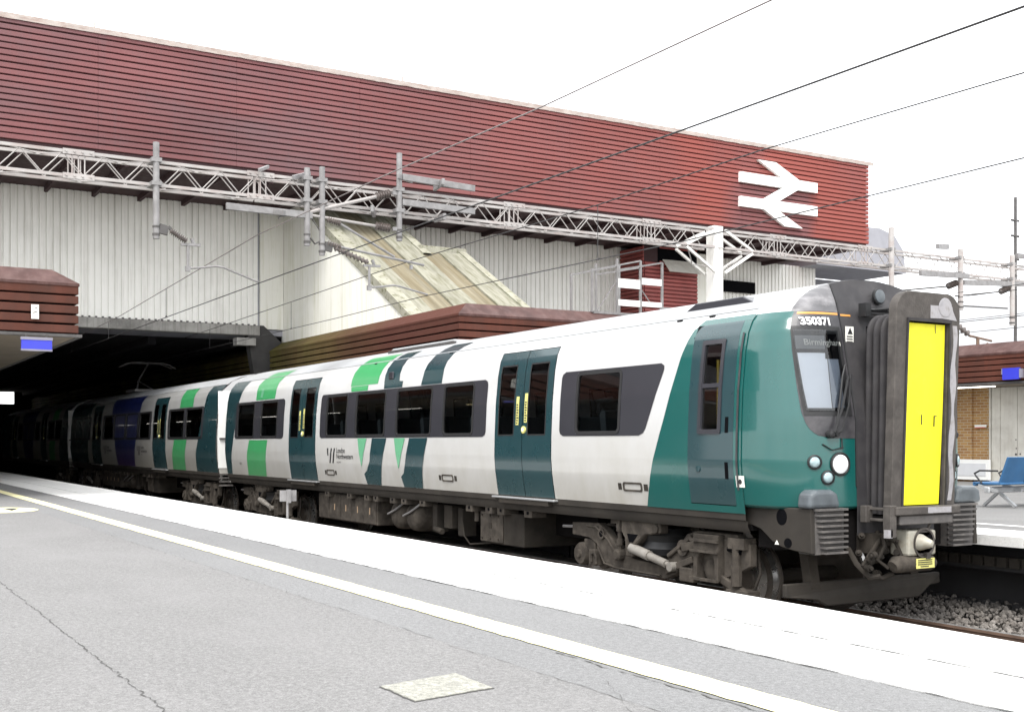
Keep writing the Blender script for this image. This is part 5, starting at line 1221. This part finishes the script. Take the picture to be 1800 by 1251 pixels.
# central roof of the cab, dark surround, gangway
b = MB(); r = []
for i in range(9):
    x = XC + (-.80 - XC) * i / 8
    r.append([(x, y, 3.612 + .075 * (1 - (y / YI) ** 2)) for y in [-YI + 2 * YI * j / 12 for j in range(13)]])
b.rows(r); b.build('cab_roof', 'tr_roof', T1, smooth=60)
b = MB(); r = []
for z in [1.0, 1.2, 1.6, 2.2, 2.7, 3.1, 3.4, 3.55, 3.612]:
    xf = lerp(XF_T, z) + .004; r.append([(xf, y, z + (.07 * (1 - (y / YI) ** 2) if z > 3.6 else 0)) for y in [-YI - .005 + 2 * (YI + .005) * j / 16 for j in range(17)]])
r.append([(-.84, y, 3.618 + .075 * (1 - (y / YI) ** 2)) for y in [-YI + 2 * YI * j / 16 for j in range(17)]])
b.rows(r); sur = b.build('gangway_surround', 'surround', T1, smooth=40)
MB().tube([(lerp(XF_T, z) + .006, -YI - .006, z) for z in (1.5, 1.8, 2.2, 2.6, 3.1, 3.4, 3.6)], .012, 5).build('edge_trim', 'rubber', sur)
MB().lathe((-.70, .03, 3.50), (1, 0, .05), [(0, .085), (.03, .085), (.035, .075)], 20).build('top_headlight', 'rubber', T1, smooth=40)
MB().lathe((-.675, .03, 3.502), (1, 0, .05), [(0, .074), (.02, .07), (.028, .03)], 20).build('lens', 'capgrey', bpy.data.objects['top_headlight'], smooth=50)
MB().bar((-.60, -.30, 3.36), (-.60, .30, 3.36), .05, .02).bar((-.58, -.30, 3.30), (-.58, .30, 3.30), .05, .02).box(-.62, -.52, -.34, -.26, 3.26, 3.40).tube([(-.52, -.2, 3.33), (-.30, -.15, 3.33)], .02, 6).tube([(-.56, -.26, 3.335), (-.56, .26, 3.335)], .022, 6).build('buffing_spring', 'rubber', sur)
s1 = MB().box(-.60, -.594, -.555, -.44, 2.97, 3.15).build('warning_label', 'notice', T1)
MB().prism([(-.53, 3.07), (-.455, 3.07), (-.492, 3.14)], lambda a, c, t: (t, a, c), -.594, -.591).build('label_triangle', 'ink', s1)
b = MB()
for i in range(3): b.box(-.594, -.591, -.54, -.455, 2.985 + i * .027, 2.998 + i * .027)
b.build('label_text', 'galv_dark', s1)
b = MB(); b.rows([[(lerp(XF_T, z) + .008, y, z) for y in (-YI, -.42)] for z in (3.262, 3.282)]); b.build('orange_line', 'orange', sur)
# bellows: rounded folds following the doorway outline
def outline(hw, z0, zt, r, n=7):
    pts = [(-hw, z0)]
    for i in range(n + 1):
        a = R(180 - 90 * i / n); pts.append((-hw + r + r * math.cos(a), zt - r + r * math.sin(a)))
    for i in range(n + 1):
        a = R(90 - 90 * i / n); pts.append((hw - r + r * math.cos(a), zt - r + r * math.sin(a)))
    pts.append((hw, z0)); return pts
XS = lambda z: -.035 * (3.2 - z)          # slight lean of the whole gangway
bl = None
for k in range(4):
    xa = -.45 + k * .092; r = []
    for j in range(9):
        ph = math.pi * j / 8
        o = outline(.375 + .07 * math.sin(ph) ** .7, 1.22, 3.20 + .065 * math.sin(ph) ** .7, .20)
        r.append([(xa + .089 * j / 8 + XS(z) * .6, y, z) for y, z in o])
    b = MB().rows(r); f = b.build('bellows_fold', 'bellows', T1, smooth=60)
MB().box(-.5, -.22, -.36, .36, 1.2, 3.15).build('bellows_core', 'gap', T1)
# gangway face plate with raised frame and yellow door
def ring(b, o1, o2, x1, x2):
    n = len(o1)
    rr = [[(x1 + XS(z), y, z) for y, z in o1], [(x2 + XS(z), y, z) for y, z in o1], [(x2 + XS(z), y, z) for y, z in o2], [(x1 + XS(z), y, z) for y, z in o2]]
    b.rows([[rr[j][i] for j in range(4)] for i in range(n)])
oo = outline(.475, 1.2, 3.47, .20); oi = outline(.305, 1.2, 3.19, .03)
b = MB(); ring(b, oo, oi, -.10, 0); fpn = b.build('gangway_frame', 'faceplate', T1, smooth=30, bevel=.008)
MB().prism(outline(.45, 1.2, 3.44, .19), lambda y, z, t: (t + XS(z), y, z), -.11, -.06).build('frame_back', 'gap', fpn)
MB().prism([(-.31, 1.2), (-.31, 3.2), (.31, 3.2), (.31, 1.2)], lambda y, z, t: (t + XS(z), y, z), -.06, -.052).build('frame_shadow', 'gap', fpn)
b = MB(); r = []
for j in range(9):
    z = 1.315 + (3.155 - 1.315) * j / 8; r.append([(-.030 + XS(z) + .012 * math.sin(math.pi * j / 8) * math.sin(math.pi * i / 8), -.285 + .565 * i / 8 - .02 * (3.15 - z) / 1.8 + .012 * math.sin(math.pi * j / 8) * (1 if i > 4 else -1), z) for i in range(9)])
b.rows(r); yd = b.build('gangway_door', 'yellow', T1, smooth=60)
MB().tube([(-.018 + XS(2.2), -.05, 2.13), (-.014 + XS(2.2), -.05, 2.23)], .006, 5).tube([(-.018 + XS(2.2), .14, 2.11), (-.014 + XS(2.2), .14, 2.22), (-.014 + XS(2.2), .17, 2.22)], .006, 5).tube([(-.028, .13, 3.15), (-.025, .13, 3.06)], .004, 4).build('door_slot', 'ink', yd)
b = MB()
for s in (-1, 1): b.bar((.004, s * .315, 3.18), (.004 + XS(1.3), s * .325, 1.3), .022, .022)
b.bar((.004, -.325, 3.185), (.004, .325, 3.185), .03, .03, up=(1, 0, 0)); b.build('door_frame_trim', 'bellows', fpn)
MB().prism([(.02, 3.21), (.02, 3.43), (.16, 3.455), (.33, 3.44), (.36, 3.3), (.42, 3.20), (.2, 3.215)], lambda y, z, t: (t, y, z), 0.001, .005).build('chipped_paint', 'chip', fpn)
MB().lathe((0.0, .24, 3.33), (1, 0, 0), [(0, .10), (.008, .10), (.010, .09)], 18).build('scraped_disc', 'chip', fpn)
MB().rows([[(.002 + XS(z), .36 + .02 * math.sin(z * 9), z), (.002 + XS(z), .43 + .015 * math.sin(z * 13), z)] for z in [1.35 + .1 * i for i in range(19)]]).build('chipped_paint', 'chip', fpn)
MB().box(-.10, .03, -.50, .45, 1.22, 1.305).build('gangway_sill', 'faceplate', fpn, bevel=.01)
MB().box(.03, .034, -.05, .3, 1.235, 1.295).build('chipped_paint', 'chip', fpn)
MB().box(-.12, .0, -.42, .37, 1.12, 1.218).build('sill_step', 'anti', fpn, bevel=.01)
MB().bar((-.30, -.54, 1.28), (-.02, -.5, 1.28), .03, .03).bar((-.30, -.54, 1.17), (-.02, -.5, 1.17), .03, .03).box(-.36, -.28, -.60, -.5, 1.14, 1.31).box(-.10, .0, -.56, -.47, 1.0, 1.32).build('side_latch', 'faceplate', fpn, bevel=.006)
MB().box(-.05, .0, -.60, -.53, 1.0, 1.08).build('latch_foot', 'chip', fpn)
# anti-climbers, grey lamp caps, skirts, coupler, obstacle deflector
for s in (-1, 1):
    y0, y1 = (.79, 1.19)
    blk = MB().box(-.62, -.40, min(s * y0, s * y1), max(s * y0, s * y1), .83, 1.29).build('anticlimber', 'anti', T1)
    for k in range(9):
        z = .835 + k * .054; tp = .012 * (8 - k)
        MB().prism([(y0, -.42), (y0, -.335), (y1 - tp, -.335), (y1 - tp + .02, -.42)], lambda y, x, t: (x, s * y, t), z, z + .022).build('anticlimber_rib', 'anti', blk)
    MB().prism([(.86, 1.29), (.90, 1.44), (.98, 1.475), (1.20, 1.475), (1.27, 1.44), (1.29, 1.29)], lambda y, z, t: (t, s * y, z), -.56, -.36).build('lamp_cap', 'capgrey', T1, bevel=.04, seg=3)
    sk = [(-1.42, 1.285), (-.40, 1.29), (-.38, .84), (-.62, .855), (-.80, .88), (-.94, .93), (-1.04, 1.0), (-1.12, 1.05), (-1.24, 1.08), (-1.42, 1.07)]
    k = MB().prism(sk, lambda x, z, t: (x, s * t, z), 1.19, 1.25).build('front_skirt', 'skirt', T1, bevel=.01)
    for (hx, hz, ra, rb) in ((-.80, 1.19, .075, .085), (-.71, .93, .055, .05)):
        MB().prism([(hx + ra * math.cos(u), hz + rb * math.sin(u)) for u in [i * math.pi / 10 for i in range(20)]], lambda x, z, t: (x, s * t, z), 1.248, 1.2525).build('skirt_hole', 'gap', k)
    if s < 0: MB().prism([(-.90, .905), (-.84, .905), (-.87, .95)], lambda x, z, t: (x, s * t, z), 1.25, 1.2528).build('skirt_mark', 'notice', k)
MB().box(-1.25, -.5, -1.15, 1.15, .85, 1.25).build('buffer_beam', 'under', T1)
df = [(-.88, -1.20), (-.78, -1.22), (-.70, -1.12), (-.66, 0), (-.70, 1.02), (-.78, 1.10), (-.88, 1.10)]
b = MB(); r = []
for zz, f in ((.50, 0), (.30, 0)):
    r.append([(x, y, (zz if zz > .4 else (.36 if abs(y) > 1.05 else (.265 if abs(y) < .7 else .30)))) for x, y in df])
b.rows(r); b.rows([[(x, y, .50) for x, y in df], [(-.95, y, .50) for x, y in df]])
pn = [(-1.22, .50), (1.10, .50), (1.10, .38), (.92, .37), (.74, .25), (-.66, .245), (-.82, .32), (-1.22, .36)]
MB().prism(pn, lambda y, z, t: (t - .10 * max(0, abs(y) - .9), y, z), -.80, -.74).build('obstacle_deflector', 'skirt', T1, bevel=.012)
b = MB()
for y in (-.8, .7): b.bar((-.9, y, .85), (-.82, y, .42), .12, .12)
b.build('deflector_bracket', 'dust_dark', T1, kind='stuff')
# automatic coupler
cp = MB().box(-.28, -.04, -.26, .16, .80, 1.06).build('coupler', 'coupler', T1, bevel=.025, seg=2)
MB().lathe((-.04, -.03, .93), (1, 0, 0), [(0, .155), (.012, .155), (.012, .135), (-.03, .12)], 24).build('coupler_ring', 'faceplate', cp, smooth=40)
MB().lathe((-.04, -.105, .94), (1, .35, -.1), [(0, .085), (.03, .083), (.08, .06), (.14, .035), (.15, .01)], 20).build('coupler_cone', 'coupler', cp, smooth=40)
MB().lathe((-.038, .06, .93), (1, 0, 0), [(0, .082), (.006, .078)], 20).build('coupler_cup', 'gap', cp)
MB().lathe((.04, .0, .915), (1, 0, 0), [(0, .022), (.02, .02)], 10).box(-.05, .0, -.03, .03, .77, .83).tube([(-.06, .05, 1.06), (-.04, .07, 1.13)], .018, 6).build('coupler_pin', 'faceplate', cp)
hb = MB().tube([(-.10, -.42, .70), (-.10, -.38, .72), (-.10, .12, .72), (-.10, .17, .70)], [.06, .085, .085, .06], 14).build('heater_box', 'dust', T1, smooth=40)
MB().prism([(-.17, .675), (-.17, .775), (.10, .775), (.10, .675)], lambda y, z, t: (t, y, z), -.018, -.012).build('yellow_label', 'label_yellow', hb)
b = MB()
for i in range(4): b.box(-.012, -.008, -.15 + .04 * (i == 0), .06 - .05 * (i == 0), .69 + i * .021, .699 + i * .021)
b.build('label_text', 'ink', hb)
b = MB().bar((-.9, -.1, .92), (-.25, -.05, .92), .16, .18).box(-.5, -.3, -.5, -.28, .82, 1.02).tube([(-.3, -.34, 1.0), (-.2, -.42, .9), (-.22, -.5, .76), (-.15, -.42, .68)], .02, 6)
b.tube([(-.4, -.3, 1.02), (-.3, -.40, .94), (-.3, -.62, .7), (-.3, -.55, .6), (-.25, -.4, .57), (-.2, -.3, .62)], .028, 7).tube([(-.2, -.30, .98), (-.12, -.27, .82), (-.12, -.33, .68), (-.1, -.36, .66)], .018, 6)
for i in range(14):
    p = Vector((random.uniform(-.42, -.15), random.uniform(-.62, -.26), random.uniform(.6, 1.03)))
    b.lathe(p, (random.uniform(-1, 1), random.uniform(-1, 1), random.uniform(-.5, .5)), [(0, .035), (.06, .035), (.06, .02), (.09, .02)], 8)
b.tube([(-.5, -.62, .86), (-.35, -.66, .72), (-.28, -.55, .58), (-.2, -.48, .60)], .03, 7)
b.build('coupler_hose', 'dust_dark', cp, smooth=50, kind='stuff')
# roof pods, small roof vents, body details
MB().prism([(-2.75, 3.47), (-1.55, 3.47), (-1.75, 3.56), (-2.55, 3.56)], lambda a, c, t: (a, t, c), -.93, -.55).build('roof_vent', 'band', T1, bevel=.01)
b = MB()
for xx, ll in ((-12.0, 3.4),):
    b.prism([(xx, 3.50), (xx + ll, 3.50), (xx + ll - .5, 3.66), (xx + .5, 3.66)], lambda a, c, t: (a, t, c), -.66, .66)
b.build('roof_pod', 'tr_roof', T1, bevel=.02)
MB().box(-11.6, -9.0, -.70, -.65, 3.56, 3.62).build('pod_grille', 'galv_dark', T1)
b = MB()
for xx in (-2.62, -2.05, -8.3, -11.2): b.tube([sp(xx, 3.345, .005), sp(xx + .09, 3.345, .005)], .012, 6)
b.build('roof_plug', 'gap', T1, kind='stuff')
for xx, rz in ((-12.75, 1.38), (-7.95, 1.40), (-3.18, 1.42)):
    o_ = rr_pts(xx - .19, xx + .19, rz - .055, rz + .055, .03)
    b = MB(); b.rows([[sp(p[0], p[1], .002) for p in o_], [sp(p[0], p[1], .009) for p in o_], [sp(xx + (p[0] - xx) * .86, rz + (p[1] - rz) * .6, .009) for p in o_], [sp(xx + (p[0] - xx) * .86, rz + (p[1] - rz) * .6, .001) for p in o_]], closed=True)
    o = b.build('step_recess', 'dust', T1)
    b = MB(); srows(b, lambda z: [(xx - .29, xx - .22), (xx + .22, xx + .30)], rz - .04, rz + .04, .004); b.build('recess_label', 'dust_dark', o)
b = MB(); srows(b, lambda z: [(-1.33, -1.20)], 1.48, 1.60, .010); stk = b.build('cab_label', 'notice', T1)
MB().lathe(sp(-1.265, 1.54, .010), (0, -1, 0), [(0, .028), (.003, .026)], 12).build('label_dot', 'ink', stk)
MB().box(-10.2, -10.02, -1.335, -1.30, 3.02, 3.15).build('speaker_grille', 'band', T1, bevel=.015)
b = MB(); srows(b, lambda z: [(-16.95 + .22 * abs(z - 3.02) ** 1.3, -16.78 - .22 * abs(z - 3.02) ** 1.3)], 2.93, 3.12, .0065, -1, .02); b.build('round_badge', 'tr_palegreen', T1)
# destination box in the rear window
b = MB(); srows(b, lambda z: [(-18.4, -17.3)], 2.60, 2.79, -.06); bx = b.build('side_display', 'disp', T1)
def side_text(s, size, x, z, off, bold, m, parent, name):
    vs, fs = text_mesh(s, size, bold); MB().add([sp(x + v.x, z + v.y, off) for v in vs], fs).build(name, m, parent)
def logo(x, parent, sc_=1.0):
    lg = MB()
    for dx, tp in ((.02, 0), (.10, 1), (.25, 1)):
        if tp: srows(lg, lambda z: [(x + dx + (z - 1.56) * .36, x + dx + .062 + (z - 1.56) * .36)], 1.56, 1.84, .004, -1, .03)
        else: srows(lg, lambda z: [(x + dx - (z - 1.7) * .12, x + dx + .055)], 1.70, 1.84, .004, -1, .03)
    o = lg.build('logo', 'ink', parent)
    side_text('London', .135, x + .47, 1.755, .004, .0015, 'ink', o, 'logo_text')
    side_text('Northwestern', .135, x + .47, 1.645, .004, .0015, 'ink', o, 'logo_text')
    side_text('RAILWAY', .05, x + .47, 1.565, .004, 0, 'galv_dark', o, 'logo_text')
logo(-12.85, T1)
side_text('60771', .07, -18.3, 1.44, .004, 0, 'galv_dark', T1, 'carriage_number')

# --- second carriage (blue block) and third
def stripes2(o): return [
    ('tr_teal', [(1.21, -21.97 + o, -20.10 + o), (1.64, -21.91 + o, -20.10 + o), (2.02, -21.68 + o, -20.10 + o), (2.88, -21.27 + o, -20.10 + o), (3.36, -21.2 + o, -20.10 + o)]),
    ('tr_green', [(1.21, -24.34 + o, -23.05 + o), (1.63, -24.23 + o, -22.94 + o), (2.02, -24.02 + o, -22.76 + o)]),
    ('tr_green', [(2.87, -23.62 + o, -22.33 + o), (3.36, -23.7 + o, -22.45 + o)]),
    ('tr_blue', [(1.21, -31.24 + o, -28.84 + o), (2.02, -31.5 + o, -28.5 + o), (2.87, -32.1 + o, -28.2 + o), (3.36, -32.4 + o, -28.1 + o)]),
    ('tr_teal', [(1.21, -39.3 + o, -36.0 + o), (2.02, -39.3 + o, -35.9 + o), (3.36, -39.3 + o, -35.6 + o)])]
c2d = [(-26.45, -24.95), (-35.2, -33.7)]
c2b = [(-24.75, -21.25, (0, 0), [(-24.6, -23.1), (-22.9, -21.4)]), (-33.5, -26.65, (0, 0), [(-33.3, -31.8), (-31.55, -30.1), (-29.8, -28.4), (-28.1, -26.85)]), (-38.6, -35.5, (0, 0), [(-38.4, -37.0), (-36.8, -35.65)])]
T2 = carriage('second carriage with a dark blue block and pantograph, half inside the dark station', -39.35, -20.09, c2d, c2b, stripes2(0), white='tr_white_shaded')
logo(-28.35, T2); logo(-33.2, T2)
underframe(T2, -20.7); bogie(T2, -22.6, 1); bogie(T2, -36.8, 1)
# pantograph
b = MB()
b.tube([(-33.2, -.3, 3.75), (-34.3, 0, 4.12), (-32.9, 0, 4.62)], .03, 6).tube([(-33.2, .3, 3.75), (-34.3, 0, 4.12)], .02, 6)
b.tube([(-32.9, -.95, 4.50), (-32.9, -.75, 4.62), (-32.9, -.5, 4.68), (-32.9, .5, 4.68), (-32.9, .75, 4.62), (-32.9, .95, 4.50)], .022, 6).tube([(-33.2, -.9, 4.52), (-33.2, -.5, 4.67), (-33.2, .5, 4.67), (-33.2, .9, 4.52)], .018, 6)
b.box(-34.0, -32.6, -.5, .5, 3.68, 3.76); b.build('pantograph', 'galv', T2)
d3 = [(a - 20.02, c - 20.02) for a, c in c2d]; b3 = [(a - 20.02, c - 20.02, s, [(u - 20.02, v - 20.02) for u, v in w]) for a, c, s, w in c2b]
T3 = carriage('third carriage, barely seen in the dark at the far left', -59.4, -40.11, d3, b3, stripes2(-20.02), detail=False, white='tr_white_shaded')
bogie(T3, -42.6, 1)
# bellows between carriages
for xx, T in ((-20.09, T2), (-40.11, T3)):
    b = MB()
    for k in range(4):
        r = []
        for j in range(5):
            o = outline(.52 + .06 * math.sin(math.pi * j / 4), 1.1, 3.42 + .05 * math.sin(math.pi * j / 4), .2); r.append([(xx + .02 + k * .18 + .17 * j / 4, y, z) for y, z in o])
        b.rows(r)
    b.build('gangway_bellows', 'bellows', T, smooth=50)
    MB().box(xx - .01, xx + .012, -1.345, -1.0, 1.32, 3.2).build('end_panel', 'emblem', T)
    MB().box(xx + .012, xx + .06, -1.32, -1.1, 2.02, 2.06).build('end_bracket', 'galv_dark', T)
    for k in range(4): MB().box(xx - .02, xx + .08, -1.32, -1.0, .88 + k * .09, .92 + k * .09).build('end_rib', 'anti', T)

# --- two passengers seated by the windows, seen faintly through the tinted glass
def person(x, y, label, cloth='cloth'):
    t = thing('person', label, 'person', (x, y, 1.62))
    me = bpy.data.meshes.new('body'); V = [(.02, 0, .08), (0, 0, .32), (-.02, 0, .52), (-.02, 0, .60), (0, 0, .68), (.01, 0, .80),
        (-.02, .17, .52), (.05, .22, .28), (.26, .18, .22), (-.02, -.17, .52), (.05, -.22, .28), (.26, -.18, .22), (.42, .1, .05), (.42, -.1, .05), (.45, .1, -.38), (.45, -.1, -.38), (.56, .1, -.42), (.56, -.1, -.42)]
    Ed = [(0, 1), (1, 2), (2, 3), (3, 4), (4, 5), (2, 6), (6, 7), (7, 8), (2, 9), (9, 10), (10, 11), (0, 12), (0, 13), (12, 14), (13, 15), (14, 16), (15, 17)]
    me.from_pydata(V, Ed, []); o = bpy.data.objects.new('body', me); COL.objects.link(o); o.parent = t
    me.materials.append(M[cloth])
    sk = o.modifiers.new('skin', 'SKIN'); rad = [.15, .15, .14, .055, .085, .075, .075, .05, .035, .075, .05, .035, .08, .08, .055, .055, .04, .04]
    for i, r_ in enumerate(rad): me.skin_vertices[0].data[i].radius = (r_, r_)
    me.skin_vertices[0].data[0].use_root = True
    s = o.modifiers.new('sub', 'SUBSURF'); s.levels = s.render_levels = 2
    hd = MB(); hd.lathe((0, 0, .585), (.08, 0, 1), [(0, .05), (.03, .075), (.08, .092), (.14, .098), (.20, .085), (.235, .05), (.245, .005)], 16)
    hd.v = [(v[0] * 1.08 + x, v[1] * .9 + y, v[2] + 1.62) for v in hd.v]
    h = hd.build('head', 'skin', t, smooth=80)
    MB().prism([(.09, .68), (.135, .70), (.10, .74)], lambda a, c, d: (x + a, y + d, 1.62 + c), -.018, .018).build('nose', 'skin', h)
    b = MB()
    for s_ in (-1, 1): b.lathe((x + .09, y + s_ * .038, 1.62 + .735), (1, 0, 0), [(0, .014), (.012, .006)], 8)
    b.build('eyes', 'ink', h)
    b = MB().lathe((x - .015, y, 1.62 + .72), (-.15, 0, 1), [(-.04, .095), (.03, .108), (.08, .098), (.115, .06), (.12, .004)], 16); b.build('hair', 'hair', t, smooth=80)
person(-9.3, -.85, 'seated passenger with pale face behind the third window of the leading carriage')
person(-4.1, -.8, 'seated passenger in dark clothes behind the window next to the teal cab')
